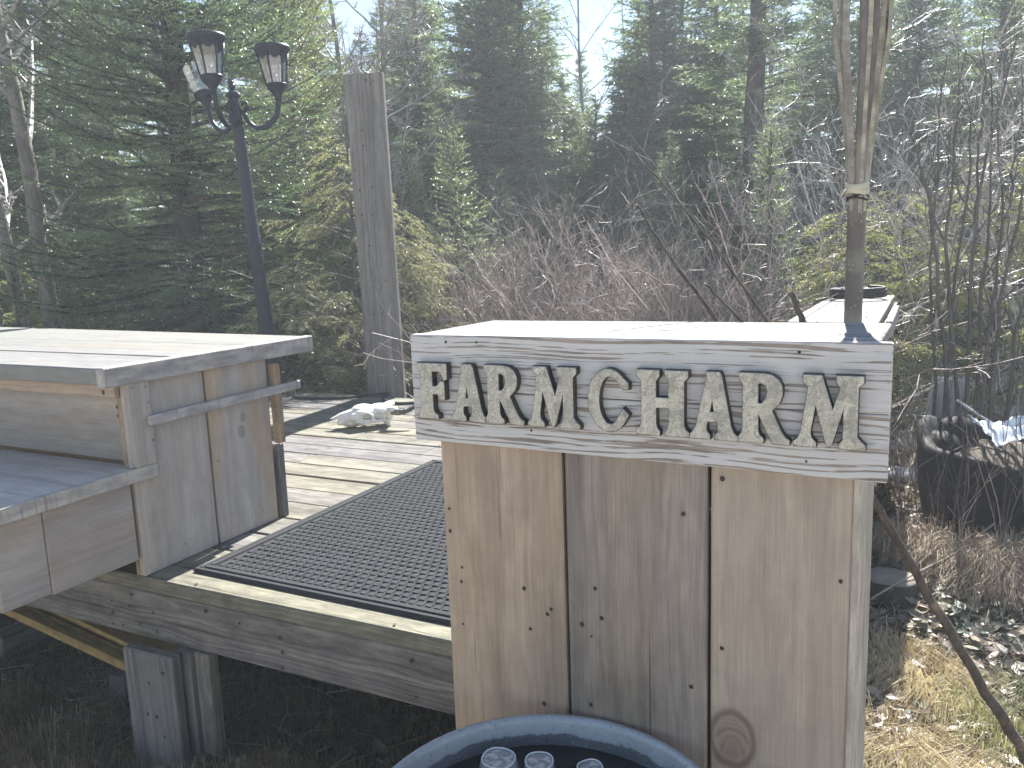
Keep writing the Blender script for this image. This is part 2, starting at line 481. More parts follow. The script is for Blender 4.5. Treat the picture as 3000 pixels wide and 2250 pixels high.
gx = np.concatenate([np.linspace(-70, -7, 30), np.linspace(-6.6, 3.4, 126), np.linspace(4, 70, 30)])
gy = np.concatenate([np.linspace(-12, -1, 8), np.linspace(-.5, 9, 120), np.linspace(9.6, 110, 40)])
GX, GY = np.meshgrid(gx, gy)
GV = np.stack([GX, GY, ground_h(GX, GY)], -1).reshape(-1, 3)
nx_, ny_ = len(gx), len(gy)
ii = (np.arange(ny_ - 1)[:, None] * nx_ + np.arange(nx_ - 1)[None, :]).ravel()
GF = np.stack([ii, ii + 1, ii + nx_ + 1, ii + nx_], -1)
k = NT('forest soil')
o_ = k.obj()
n1 = k.noise(o_, 1.4, 5, .6); n2 = k.noise(o_, 22, 5, .7, .6); n3 = k.noise(o_, 90, 3, .6)
c_ = k.mix(k.ramp(n2, .35, .65), (.055, .042, .030), (.15, .115, .075))
c_ = k.mix(k.math('MULTIPLY', k.ramp(n1, .48, .62), .6), c_, (.21, .17, .10))
c_ = k.mix(k.math('MULTIPLY', k.ramp(n3, .5, .75), .35), c_, (.24, .19, .13))
yy_ = k.math('ADD', k.sep(o_)[1], k.math('MULTIPLY', k.sep(o_)[0], -.10))
lawn = k.mix(n2, (.38, .335, .285), (.56, .505, .445))                      # out-of-view near ground, made pale to bounce sunlight onto the podium
c_ = k.mix(k.ramp(k.math('ADD', yy_, k.math('MULTIPLY_ADD', n1, .8, -.4)), .55, 1.15, 1, 0), c_, lawn)
k.base(c_, .95, spec=.1); k.bump(k.math('ADD', n2, k.math('MULTIPLY', n3, .5)), .9, .03)
ground = link('ground', np_mesh('ground', GV, GF, True), k.mat)
tag(ground, 'brown spring ground of soil, dead leaves and matted grass', 'ground', kind='structure')

# ------------------------------------------------------------------ deck
DA = math.radians(2.81)
deck = thing('wooden_deck', (-2.347, 1.634, 0.5), 'weathered grey plank deck raised on short posts behind the sign podium', 'deck', rz=DA)
row = [(0.0, .117)] + [(.124 + .182 * i, .124 + .182 * i + .1755) for i in range(17)]
for i, (v0, v1) in enumerate(row):
    ends = [-3.2, 1.72]
    if i in (3, 6, 8, 11, 14): ends = [-3.2, random.uniform(-.9, -.2), 1.72]
    for a, b in zip(ends, ends[1:]):
        dz = random.uniform(-.0025, .0025)
        board('plank', a + .002, b - .002, v0, v1, -.05 + dz, dz, W_DECK, deck, 'x', .005, tilt=(random.uniform(-.006, .006), 0, random.uniform(-.0007, .0007)))
board('rim_joist', -3.2, 1.72,   .026, .064, -.243, -.0655, W_RIM, deck, 'x', .004)
board('rim_joist', -3.2, 1.72, 3.1, 3.14, -.243, -.056, W_RIM, deck, 'x', .004)
for u in (-3.0, -2.2, -1.4, -.6, .2, 1.0, 1.68):
    board('joist', u - .02, u + .02, .064, 3.098, -.24, -.057, W_RIM, deck, 'y', .004)
board('support_post', -.083, .145, -.062, -.018, -.72, -.238, W_GREY, deck, 'z', .006, tilt=(0, .0, .03))
board('support_post', .09, .165, .0, .045, -.72, -.245, W_GREY, deck, 'z', .005)
board('support_post', .172, .236, .012, .06, -.62, -.245, W_RIM, deck, 'z', .005)
for u, v in ((-2.6, .1), (1.5, .12), (-2.6, 2.9), (-.5, 2.9), (1.5, 2.9), (-.4, 1.5), (1.4, 1.5), (-2.4, 1.5)):
    board('support_post', u - .045, u + .045, v - .045 + .06, v + .045 + .06, -.78, -.245, W_RIM, deck, 'z', .005)
nails(deck, [(u, .022, z - .5) for u, z in [(-.224, .37), (-.228, .325), (-.117, .412), (-.135, .366), (-.016, .362), (-.235, .282), (-.178, .287), (-.089, .307), (-.005, .292), (.24, .413), (.388, .396), (.558, .378), (.562, .329), (.555, .273), (1.05, .40), (1.06, .29)]]
      + [(u, -.062, z - .5) for u, z in [(-.044, .224), (.105, .204), (.033, .152), (-.074, -.029), (.01, .034), (.053, .032), (.08, -.037)]], 'y', .006)
nails(deck, [(u + random.uniform(-.02, .02), (v0 + v1) / 2 + s * (v1 - v0) * .3, .003) for v0, v1 in row for u in (-.6, .2, 1.0) for s in (-1, 1)], 'z', .005, .0008)

# mat on the deck
k = NT('charcoal carpet mat')
o_ = k.obj(); n = k.noise(o_, 260, 2, .7); n2 = k.noise(o_, 9, 4)
c_ = k.mix(n, (.017, .018, .020), (.078, .082, .087))
c_ = k.mix(k.math('MULTIPLY', k.ramp(n2, .5, .7), .35), c_, (.060, .061, .060))
k.base(c_, .95, spec=.15); k.bump(n, .7, .003)
M_MAT = k.mat
mat_ = thing('door_mat', (-2.238, 1.735, 0.503), 'charcoal waffle patterned door mat lying on the deck planks', 'mat', rz=math.radians(1.95))
MW, MD = 1.22, 1.56
base_ = link('mat_base', bm_mesh('mat_base', chamfer_box(MW, MD, .006, .002)), M_MAT, mat_, (MW / 2, MD / 2, .003))
VV, FF = [], []
def frustum(x0, x1, y0, y1, z0, z1, ins):
    b = len(VV)
    VV.extend([(x0, y0, z0), (x1, y0, z0), (x1, y1, z0), (x0, y1, z0), (x0 + ins, y0 + ins, z1), (x1 - ins, y0 + ins, z1), (x1 - ins, y1 - ins, z1), (x0 + ins, y1 - ins, z1)])
    FF.extend([(b + 4, b + 5, b + 6, b + 7), (b, b + 1, b + 5, b + 4), (b + 1, b + 2, b + 6, b + 5), (b + 2, b + 3, b + 7, b + 6), (b + 3, b, b + 4, b + 7)])
px_, py_ = .0305, .0345
ny = int((MD - .11) / py_); nxx = int((MW - .11) / px_)
for j in range(ny):
    for i in range(nxx - (j % 2)):
        x = .055 + i * px_ + (px_ / 2 if j % 2 else 0); y = .055 + j * py_
        frustum(x + .0026, x + px_ - .0026, y + .0014, y + py_ - .0014, .006, .0108 + random.uniform(-.001, .001), .0040)
pads = link('raised_pads', np_mesh('raised_pads', VV, FF), M_MAT, mat_); pads['kind'] = 'stuff'
VV, FF = [], []
for a, b, h in ((.004, .022, .011), (.026, .050, .0135)):
    frustum(a, MW - a, a, b, .006, h, .003); frustum(a, MW - a, MD - b, MD - a, .006, h, .003)
    frustum(a, b, b + .001, MD - b - .001, .006, h, .003); frustum(MW - b, MW - a, b + .001, MD - b - .001, .006, h, .003)
link('border', np_mesh('border', VV, FF), M_MAT, mat_)

# ------------------------------------------------------------------ counter with bench shelf (left)
ctr = thing('wooden_counter', (-2.355, 1.637, 0.5), 'pale pine counter with a lower front shelf standing on the left of the deck', 'counter', rz=math.radians(2.09))
W_PANEL = wood('counter end panel', (.40, .362, .338), (.30, .267, .248), (.27, .195, .13), ring=36, ring_amt=.28, streak=.2, fib=.25, crack=.06,
               saw=.12, stain_amt=.3, knots=.5, warm=(.46, .33, .195), warm_amt=.6, vary=.05, bump=.2, spots=((.121, .010, .012), (.066, -.004, .016)), rk=False, broad=.2, lines=.2, mot=.25)
W_PANEL0 = wood('plain counter end panel', (.40, .362, .338), (.30, .267, .248), (.22, .185, .16), ring=60, ring_amt=.35, streak=.2, fib=.35, crack=.06,
               saw=.12, stain_amt=.3, knots=.5, warm=(.44, .36, .27), warm_amt=.3, vary=.05, bump=.2, rk=False, broad=.2, lines=.2, mot=.25, spots=())
W_SHELF = wood('pale bench shelf', (.54, .505, .475), (.42, .39, .365), (.32, .29, .27), ring=50, ring_amt=.35, streak=.3, fib=.35, crack=.15,
              stain_amt=.25, knots=.4, vary=.06, rough=.7, bump=.25, rk=False, broad=.25, lines=.2, mot=.3)
W_TOPK = wood('bleached table plank with knot', (.225, .224, .22), (.168, .166, .162), (.25, .21, .15), ring=42, ring_amt=.35, streak=.3, fib=.3, crack=.2,
              saw=.1, stain_amt=.25, knots=.6, warm=(.265, .24, .19), warm_amt=.4, vary=.05, rough=.7, bump=.25, spots=((.985, .06, .012),), broad=.22, lines=.25, rk=False, mot=.3)
XL = -3.2
board('top_plank', XL, -.013, -.085, .205, .680, .735, W_TOP, ctr, 'x', .004)
board('top_plank', XL, -.012, .212, .568, .681, .736, W_TOPK, ctr, 'x', .004)
def widen(co):
    if co.y > 0 and co.x < 0: co.y += .2
board('top_plank', XL, -.012, .573, .905, .680, .735, W_TOP, ctr, 'x', .004, skew=widen)
board('end_trim', -.009, .030, -.092, .908, .672, .738, W_SAW, ctr, 'y', .004)
board('apron', XL, -.024, -.022, .0, .627, .679, W_TAN, ctr, 'x', .003)
board('riser_board', XL, -.026, .030, .052, .396, .640, W_CTR, ctr, 'x', .003)
board('shelf_plank', XL, -.002, -.95, -.33, .341, .384, W_SHELF, ctr, 'x', .004)
board('shelf_plank', XL, -.002, -.326, .028, .342, .385, W_SHELF, ctr, 'x', .004)
board('shelf_trim', .0005, .023, -.98, .078, .340, .387, W_SAW, ctr, 'y', .003)
board('shelf_panel', -.034, -.007, -.318, -.012, .066, .339, W_CTR, ctr, 'y', .003)
board('shelf_panel', -.034, -.008, -.470, -.3205, .072, .339, W_CTR, ctr, 'y', .003)
board('shelf_panel', XL, -.036, -.468, -.445, .075, .338, W_CTR, ctr, 'x', .003)
for y0, y1, lab in ((.0, .3255, 'wide end panel board next to the corner post'), (.3355, .648, 'wide end panel board with two dark knots')):
    me = bm_mesh('end_panel', chamfer_box(.675, y1 - y0, .026, .003))
    o = link('end_panel', me, W_PANEL if 'knots' in lab else W_PANEL0, ctr); o['label'] = lab
    o.matrix_local = Matrix.Translation((-.013, (y0 + y1) / 2, .340)) @ Matrix(((0, 0, -1), (0, 1, 0), (1, 0, 0))).to_4x4()
board('corner_post', .001, .0225, -.003, .078, .388, .677, W_CTR, ctr, 'z', .003)
board('corner_post', -.052, -.028, .004, .05, -.02, .678, W_BRN, ctr, 'z', .003)
board('back_strip', .0005, .034, .654, .692, .322, .650, W_BRN, ctr, 'z', .004)
board('back_strip', -.03, .012, .660, .700, .003, .314, W_RIM, ctr, 'z', .004)
board('back_panel', XL, -.03, .655, .68, .0, .678, W_CTR, ctr, 'x', .003)
board('towel_rail', .0235, .041, .050, .800, .524, .559, W_SAW, ctr, 'y', .004, tilt=(.009, 0, 0))
board('rail_block', .0015, .0233, .742, .780, .498, .534, W_GREY, ctr, 'y', .003)
nails(ctr, [(.0235, .066, .60), (.0235, .01, .66), (.0235, .062, .655), (.0235, .07, .47), (.0235, .069, .52), (.0, .17, .06), (.0, .565, .06), (.0, .52, .07), (.0, .36, .32)], 'x', .0035)
nails(ctr, [(-.075, -.022, .645), (-.083, -.022, .662)], 'y', .006)
nails(ctr, [(-.085, .03, .585), (-.087, .03, .555)], 'y', .0055)

# lumber lying under the counter
lum = [('fresh yellow board lying under the counter nearest the lawn', -3.95, -2.62, 1.86, 1.93, -.02, .02, W_YEL, .06),
       ('yellow board with a darker edge, behind the nearest one under the counter', -3.95, -2.60, 1.95, 2.06, -.02, .035, W_YEL, .08),
       ('dark grey board on edge behind the yellow lumber under the counter', -3.9, -2.6, 2.09, 2.13, -.03, .09, W_RIM, .10)]
for lab, a, b, c, d, e, f, m_, tz in lum:
    me = bm_mesh('lumber_board', chamfer_box(b - a, d - c, f - e, .003))
    o = link('lumber_board', me, m_, None, ((a + b) / 2, (c + d) / 2, (e + f) / 2 - .03), (0, math.radians(2), -tz))
    tag(o, lab, 'board', 'lumber stored under the counter')
for u, lab in ((-3.7, 'short timber bearer under the lumber, farther left'), (-2.85, 'short timber bearer under the lumber, nearer the support post')):
    me = bm_mesh('timber_bearer', chamfer_box(.42, .09, .15, .004))
    o = link('timber_bearer', me, W_RIM, None, (u, 2.0, GZ + .06), (0, 0, PI / 2 + .05)); tag(o, lab, 'timber', 'bearers under the lumber')

# ------------------------------------------------------------------ sign podium
pod = thing('sign_podium', (-.53, 1.40, GZ), 'tall pine plank podium carrying a whitewashed FARM CHARM sign', 'podium', rot=(0, -.0035, 0))
def P(x0, x1, y0, y1, z0, z1): return (x0 + .53, x1 + .53, y0 - 1.40, y1 - 1.40, z0 - GZ, z1 - GZ)
W_TANK = wood('tan rough pine with knot', (.415, .34, .285), (.34, .275, .228), (.19, .145, .12), ring=62, ring_amt=.55, streak=.22, fib=.45, crack=.2,
              saw=.12, stain_amt=.22, knots=.7, warm=(.40, .34, .285), warm_amt=.6, vary=.03, spots=((.036, -.075, .037),), rk=False, broad=.2, lines=.25, mot=.25)
def vboard(name, x0, x1, y0, y1, z0, z1, mat, label):
    me = bm_mesh(name, chamfer_box(z1 - z0, x1 - x0, y1 - y0, .004))
    o = link(name, me, mat, pod); o['label'] = label
    o.matrix_local = Matrix.Translation(((x0 + x1) / 2 + .53, (y0 + y1) / 2 - 1.4, (z0 + z1) / 2 - GZ)) @ Matrix(((0, 1, 0), (0, 0, 1), (1, 0, 0))).to_4x4()
    return o
vboard('front_board', -.949, -.6575, 1.402, 1.424, GZ, 1.36, W_TAN, 'warm tan front board with dark stains, left')
vboard('front_board', -.6505, -.3605, 1.403, 1.425, GZ, 1.36, W_TANGREY, 'greyer weathered front board in the middle')
vboard('front_board', -.3535, -.112, 1.402, 1.424, GZ, 1.36, W_TANK, 'tan front board with a large knot near its foot, right')
board('backing_strip', *P(-.935, -.13, 1.4255, 1.447, 1.00, 1.06), W_RIM, pod, 'x')
board('backing_strip', *P(-.935, -.13, 1.4255, 1.447, .2, .26), W_RIM, pod, 'x')
W_PALE = wood('pale rounded side board', (.50, .455, .40), (.40, .355, .305), (.3, .26, .22), ring=60, ring_amt=.4, streak=.3, fib=.3, crack=.1, stain_amt=.15, knots=.1, vary=.04, saw=.1)
board('side_board', *P(-.132, -.100, 1.4255, 1.731, GZ, 1.362), W_PALE, pod, 'z', .009)
board('corner_strip', *P(-.1115, -.100, 1.402, 1.425, GZ, 1.36), W_PALE, pod, 'z', .003)
board('side_board', *P(-.949, -.925, 1.4255, 1.731, GZ, 1.362), W_TANGREY, pod, 'z', .004)
for a, b in ((-.923, -.66), (-.656, -.40), (-.396, -.134)):
    board('back_board', *P(a, b, 1.709, 1.731, GZ, 1.362), W_TANGREY, pod, 'z', .004)
board('top_board', *P(-.996, -.080, 1.4025, 1.737, 1.364, 1.3885), W_WHITE, pod, 'x', .003)
board('sign_plank', *P(-.9975, -.0590, 1.379, 1.4005, 1.2735, 1.3895), W_SIGN, pod, 'x', .002, label='upper whitewashed sign plank')
board('sign_plank', *P(-.9970, -.0595, 1.3785, 1.4005, 1.1590, 1.2720), W_SIGN2, pod, 'x', .002, label='lower whitewashed sign plank with flaking paint')
pn = [(-.907, .868), (-.911, .834), (-.752, .846), (-.698, .798), (-.689, .811), (-.74, .756), (-.911, .733), (-.713, .589), (-.933, 1.001), (-.934, .949), (-.575, .813), (-.588, .875), (-.619, .791), (-.598, .769), (-.405, 1.056), (-.603, .615), (-.39, .707), (-.332, 1.133), (-.127, .97), (-.331, .801)]
nails(pod, [(x + .53, .002, z - GZ) for x, z in pn], 'y', .004)
nails(pod, [(x + .53, 1.379 - 1.4, z - GZ) for x, z in ((-.905, 1.375), (-.83, 1.376), (-.2, 1.372), (-.185, 1.185), (-.71, 1.20))], 'y', .0028)

# galvanised letters
k = NT('galvanised sheet metal')
o_ = k.obj()
v = k.node('ShaderNodeTexVoronoi', feature='F1'); v.inputs['Scale'].default_value = 75
k.put(v.inputs['Vector'], k.vadd(k.vmul(o_, (1, .8, .1)), k.comb(k.math('MULTIPLY', k.rand(), 11.0), k.noise(o_, 30, 3), 0.0)))
cs = k.sep(v.outputs['Color'])
n = k.noise(o_, 28, 5, .65)
c_ = k.mix(cs[0], (.235, .235, .222), (.52, .505, .45))
c_ = k.mix(k.math('MULTIPLY', k.ramp(n, .46, .66), .55), c_, (.17, .175, .165))
k.base(c_, .5, .55); k.put(k.bsdf.inputs['Roughness'], k.math('MULTIPLY_ADD', cs[1], .2, .38))
M_GALV = k.mat
M_GEDGE = plain('dark letter edge metal', (.06, .053, .047), .6, .4, scale=60, noise_amt=.4)
LET = {
 'F': ([(0, 0), (0, .05), (.08, .09), (.13, .17), (.13, .85), (.05, .91), (.05, 1), (1, 1), (1, .74), (.92, .72), (.86, .82), (.74, .88), (.5, .88), (.5, .58), (.66, .58), (.74, .63), (.80, .68), (.9, .68), (.9, .36), (.80, .36), (.74, .42), (.66, .46), (.5, .46), (.5, .17), (.55, .09), (.66, .05), (.66, 0)], []),
 'A': ([(0, 0), (0, .05), (.07, .10), (.14, .2), (.36, .93), (.36, 1), (.62, 1), (.66, .94), (.86, .2), (.92, .1), (1, .05), (1, 0), (.54, 0), (.54, .05), (.62, .10), (.61, .19), (.58, .27), (.36, .27), (.325, .2), (.33, .11), (.40, .05), (.40, 0)], [[(.395, .39), (.535, .39), (.475, .72)]]),
 'R': ([(0, 0), (0, .05), (.07, .10), (.10, .17), (.10, .85), (.03, .91), (.03, 1), (.5, 1), (.66, .98), (.78, .92), (.845, .82), (.845, .70), (.80, .60), (.72, .53), (.64, .48), (.84, .17), (.92, .09), (1, .05), (1, 0), (.70, 0), (.41, .44), (.38, .44), (.38, .17), (.41, .10), (.49, .05), (.49, 0)], [[(.37, .88), (.46, .88), (.55, .84), (.59, .76), (.56, .64), (.47, .56), (.37, .56)]]),
 'M': ([(0, 0), (0, .05), (.06, .10), (.10, .2), (.20, .85), (.12, .91), (.12, 1), (.37, 1), (.545, .47), (.655, .84), (.60, .91), (.60, 1), (.95, 1), (.95, .92), (.88, .86), (.88, .17), (.94, .1), (1, .05), (1, 0), (.65, 0), (.65, .05), (.71, .11), (.71, .60), (.69, .60), (.535, .05), (.50, .015), (.465, .05), (.305, .62), (.285, .62), (.215, .2), (.235, .11), (.30, .05), (.30, 0)], []),
 'H': ([(0, 0), (0, .05), (.07, .10), (.10, .17), (.10, .85), (.02, .91), (.02, 1), (.43, 1), (.43, .92), (.36, .85), (.36, .57), (.64, .57), (.64, .85), (.57, .92), (.57, 1), (.98, 1), (.98, .92), (.90, .85), (.90, .17), (.94, .10), (1, .05), (1, 0), (.57, 0), (.57, .05), (.62, .10), (.64, .17), (.64, .44), (.36, .44), (.36, .17), (.38, .10), (.43, .05), (.43, 0)], []),
}
co = [(.52 + .52 * math.cos(math.radians(a)), .5 + .5 * math.sin(math.radians(a))) for a in range(48, 325, 12)]
ci = [(.55 + .30 * math.cos(math.radians(a)), .5 + .40 * math.sin(math.radians(a))) for a in range(318, 50, -12)]
LET['C'] = ([(1.0, .70), (1.0, .78)] + co + [(1.0, .28), (.88, .36)] + ci + [(.80, .80), (.88, .70)], [])

def letter(ch, x0, x1, z0, z1, label):
    cu = bpy.data.curves.new('metal_letter', 'CURVE'); cu.dimensions = '2D'; cu.fill_mode = 'BOTH'
    cu.extrude = .0075; cu.bevel_depth = .0024; cu.bevel_resolution = 1; cu.offset = .0002
    w, h = x1 - x0, z1 - z0
    outer, holes = LET[ch]
    for loop in [outer] + holes:
        sp = cu.splines.new('POLY'); sp.points.add(len(loop) - 1)
        for p, (a, b) in zip(sp.points, loop): p.co = ((a - .5) * w, (b - .5) * h, 0, 1)
        sp.use_cyclic_u = True
    tmp = bpy.data.objects.new('tmp', cu); COL.objects.link(tmp)
    dg = bpy.context.evaluated_depsgraph_get()
    me = bpy.data.meshes.new_from_object(tmp.evaluated_get(dg)); me.name = 'metal_letter'
    bpy.data.objects.remove(tmp); bpy.data.curves.remove(cu)
    me.materials.clear(); me.materials.append(M_GALV); me.materials.append(M_GEDGE)
    nz = np.empty(len(me.polygons) * 3, np.float32); me.polygons.foreach_get('normal', nz)
    me.polygons.foreach_set('material_index', (np.abs(nz.reshape(-1, 3)[:, 2]) < .8).astype(np.int32))
    o = link('metal_letter', me, None, pod)
    o.matrix_local = Matrix.Translation(((x0 + x1) / 2 + .53, 1.3685 - 1.4, (z0 + z1) / 2 - GZ)) @ Matrix.Rotation(PI / 2, 4, 'X')
    o['label'] = label
for ch, a, b, lab in (('F', -.969, -.899, 'galvanised letter F starting FARM'), ('A', -.884, -.806, 'galvanised letter A of FARM'), ('R', -.803, -.720, 'galvanised letter R of FARM'),
                      ('M', -.7025, -.599, 'galvanised letter M of FARM'), ('C', -.573, -.500, 'galvanised letter C starting CHARM'), ('H', -.477, -.386, 'galvanised letter H of CHARM'),
                      ('A', -.3765, -.3005, 'galvanised letter A of CHARM'), ('R', -.293, -.214, 'galvanised letter R of CHARM'), ('M', -.1995, -.0965, 'galvanised letter M ending CHARM')):
    letter(ch, a - .0025, b + .0025, 1.2145 + .003 * (a + 1), 1.330 + .007 * (a + 1), lab)

# ------------------------------------------------------------------ tall post plank at the deck's back edge
pb_ = math.radians(17.9)
post = thing('deck_post', (-3.764, 4.822, -.2), 'tall weathered grey plank post standing at the back edge of the deck', 'post', rot=(0, -.013, pb_))
me = bm_mesh('plank', chamfer_box(3.097, .294, .055, .006))
o = link('plank', me, W_GREY, post); o.matrix_local = Matrix.Translation((0, .055, 3.097 / 2)) @ Matrix(((0, 1, 0), (0, 0, 1), (1, 0, 0))).to_4x4()
nails(post, [(u, .0275, z + .2) for u, z in [(-.038, 2.498), (-.038, 2.387), (-.115, 2.215), (.011, 2.081), (-.09, 2.068), (.031, 1.988), (-.087, 1.886), (-.005, 1.883), (-.048, 1.653), (.062, 1.387), (-.021, 1.393), (-.051, 1.13), (.021, 1.143), (-.11, 2.85), (.02, 2.85), (.08, 2.84)]], 'y', .0075)

# black hose along the back of the deck
hz = .512
hose = tube_obj('garden_hose', smooth_path([(-4.62, 4.72, hz), (-4.40, 4.50, hz), (-4.256, 4.486, hz), (-3.985, 4.59, hz), (-3.80, 4.72, hz + .01), (-3.76, 4.795, hz + .012), (-3.70, 4.77, hz + .012), (-3.66, 4.646, hz), (-3.45, 4.537, hz), (-3.30, 4.62, hz), (-3.1, 4.66, hz)], 60), .011, M_RUBBER)
tag(hose, 'thin black hose looped along the back edge of the deck', 'hose')

# ------------------------------------------------------------------ lamp post with three lanterns
M_LAMP = plain('dark blue grey cast iron', (.014, .021, .036), .42, .0, spec=.3, noise_amt=.2, scale=40, bump=.08)
k = NT('lantern glass')
k.base((.82, .86, .9), .03, spec=.5); k.bsdf.inputs['Transmission Weight'].default_value = .0
gl = k.node('ShaderNodeBsdfGlass'); gl.inputs['IOR'].default_value = 1.45; gl.inputs['Roughness'].default_value = .02
tr = k.node('ShaderNodeBsdfTransparent'); k.put(tr.inputs[0], (.86, .89, .92)); gs = k.node('ShaderNodeBsdfGlossy'); gs.inputs['Roughness'].default_value = .05
dfs = k.node('ShaderNodeBsdfTranslucent'); k.put(dfs.inputs[0], (.75, .78, .82))
mx = k.node('ShaderNodeMixShader'); mx.inputs[0].default_value = .14
k.t.links.new(tr.outputs[0], mx.inputs[1]); k.t.links.new(gs.outputs[0], mx.inputs[2])
mx2 = k.node('ShaderNodeMixShader'); mx2.inputs[0].default_value = .04
k.t.links.new(mx.outputs[0], mx2.inputs[1]); k.t.links.new(dfs.outputs[0], mx2.inputs[2]); k.t.links.new(mx2.outputs[0], k.out.inputs['Surface'])
M_LGLASS = k.mat
LS = 6.6 / 4.9                                                # the lamp stands well back on the deck
lt = Vector((-3.564 * LS, 3.363 * LS, 1.55 + (2.329 - 1.55) * LS)); lb = Vector((-3.518 * LS, 3.411 * LS, 1.55 + (1.14 - 1.55) * LS))
lean = (lt - lb).normalized()
LB = lb + lean * ((.5 - 1.14) / lean.z)
lrot = Vector((0, 0, 1)).rotation_difference(lean).to_euler()
lamp = thing('lamp_post', LB, 'dark three armed garden lamp post leaning behind the left counter', 'lamp post', rot=lrot)
lamp.scale = (LS, LS, LS)
LS *= .89
lamp.scale = (LS, LS, LS)
ZT = (lt - LB).length / LS                                     # collar under the head, in lamp units
lamp_scale = LS
def fluted(prof, n=24, depth=.035):
    bm = lathe(prof, n, True, True)
    for v in bm.verts:
        a = math.atan2(v.co.y, v.co.x); f = 1 - depth * (0.5 + .5 * math.cos(a * n / 2))
        v.co.x *= f; v.co.y *= f
    return bm
z1_ = (lb - LB).length / LS                                   # height of the foot ring seen over the counter
prof = [(.066, 0), (.066, .03), (.058, .05), (.056, z1_ - .10), (.060, z1_ - .04), (.062, z1_ - .015), (.062, z1_ + .0), (.056, z1_ + .015), (.052, z1_ + .03), (.054, z1_ + .045), (.050, z1_ + .06),
        (.048, z1_ + .09), (.043, z1_ + .47), (.046, z1_ + .485), (.047, z1_ + .50), (.043, z1_ + .515), (.043, z1_ + .565), (.047, z1_ + .58), (.046, z1_ + .595), (.041, z1_ + .61), (.0365, ZT - .04), (.039, ZT - .03), (.039, ZT - .018), (.034, ZT - .012), (.034, ZT)]
link('post', bm_mesh('post', fluted(prof), True), M_LAMP, lamp)
link('head', bm_mesh('head', lathe([(.036, ZT), (.04, ZT + .012), (.0335, ZT + .03), (.0315, ZT + .16), (.046, ZT + .172), (.047, ZT + .182), (.040, ZT + .196), (.024, ZT + .206)], 8, True, True)), M_LAMP, lamp)
link('finial', bm_mesh('finial', lathe([(.012, ZT + .2), (.011, ZT + .218), (.020, ZT + .224), (.024, ZT + .235), (.016, ZT + .246), (.013, ZT + .252), (.015, ZT + .258), (.012, ZT + .268), (.003, ZT + .274)], 16, True, True), True), M_LAMP, lamp)
camr = YAW
for ai, (deg, capmiss, lab) in enumerate(((24, False, 'lantern on the right arm'), (145, True, 'lantern on the rear left arm, missing its cap'), (264, False, 'lantern on the front left arm, standing highest'))):
    A = math.radians(deg) + camr
    ca, sa = math.cos(A), math.sin(A)
    def W(r, z, s=0): return (r * ca - s * sa, r * sa + s * ca, ZT + z)
    R_ = .275
    arm = smooth_path([W(.03, .075), W(.055, .06), W(.07, .02), W(.10, -.012), W(.145, -.022), W(.195, -.002), W(.25, .05), W(.268, .11), W(R_, .155)], 28)
    t_arm = tube_obj('arm', arm, np.linspace(.014, .017, 28), M_LAMP, lamp, 10)
    sc = smooth_path([W(.03, .09), W(.052, .085), W(.07, .10), W(.076, .122), W(.066, .138), W(.052, .132), W(.053, .118)], 20)
    tube_obj('scroll', sc, np.linspace(.015, .010, 20), M_LAMP, t_arm, 8)
    ln = bpy.data.objects.new('lantern', None); COL.objects.link(ln); ln.parent = lamp; ln.empty_display_size = .05
    ln.location = W(R_, .15); ln['label'] = lab
    ln.rotation_euler = (0, 0, A) if not capmiss else (0, math.radians(13), A)
    link('cup', bm_mesh('cup', lathe([(.018, -.01), (.020, .01), (.030, .035), (.052, .062), (.060, .072), (.060, .085), (.067, .088), (.067, .098), (.055, .102), (.02, .103)], 24, True, True), True), M_LAMP, ln)
    zb, zt_ = .102, .272
    rb, rt = .054, .083
    for i in range(6):
        a0 = (i + .5) * PI / 3
        def Q(u, t):                                          # pane point: u across -1..1, t height 0..1
            r = rb + (rt - rb) * t; hw = r * math.tan(PI / 6) * .80 * u
            return (r * math.cos(a0) - hw * math.sin(a0), r * math.sin(a0) + hw * math.cos(a0), zb + (zt_ - zb) * t)
        top = [(math.cos(x) , .84 + .16 * math.sin(x)) for x in np.linspace(0, PI, 9)]
        pts = [Q(-1, 0), Q(1, 0)] + [Q(u, t) for u, t in top]
        n_ = len(pts)
        nrm = np.array((math.cos(a0), math.sin(a0), -.12)) * .0025
        V = np.array(pts + [tuple(np.array(p) - nrm) for p in pts])
        bm = bmesh.new(); vs = [bm.verts.new(p) for p in V]
        bm.faces.new(vs[:n_]); bm.faces.new(vs[n_:][::-1])
        for j in range(n_): bm.faces.new([vs[j], vs[(j + 1) % n_], vs[n_ + (j + 1) % n_], vs[n_ + j]])
        link('glass_pane', bm_mesh('glass_pane', bm), M_LGLASS, ln)
    ribs, fr = [], []
    if not capmiss:
        for i in range(6):
            a0 = i * PI / 3
            p0 = np.array((rb * 1.14 * math.cos(a0), rb * 1.14 * math.sin(a0), zb - .004)); p1 = np.array((rt * 1.14 * math.cos(a0), rt * 1.14 * math.sin(a0), zt_ + .012))
            tube_obj('rib', [p0, (p0 + p1) / 2, p1], [.0055, .0062, .010], M_LAMP, ln, 6)
        link('cap', bm_mesh('cap', lathe([(.072, .232), (.09, .268), (.098, .285), (.113, .305), (.116, .316), (.110, .328), (.098, .326), (.06, .336), (.012, .342)], 36, False, True), True), M_LAMP, ln)
        bm = bmesh.new()
        link('bulb_holder', bm_mesh('bulb_holder', lathe([(.014, .10), (.014, .15), (.010, .155)], 12, True, True)), M_LAMP, ln)

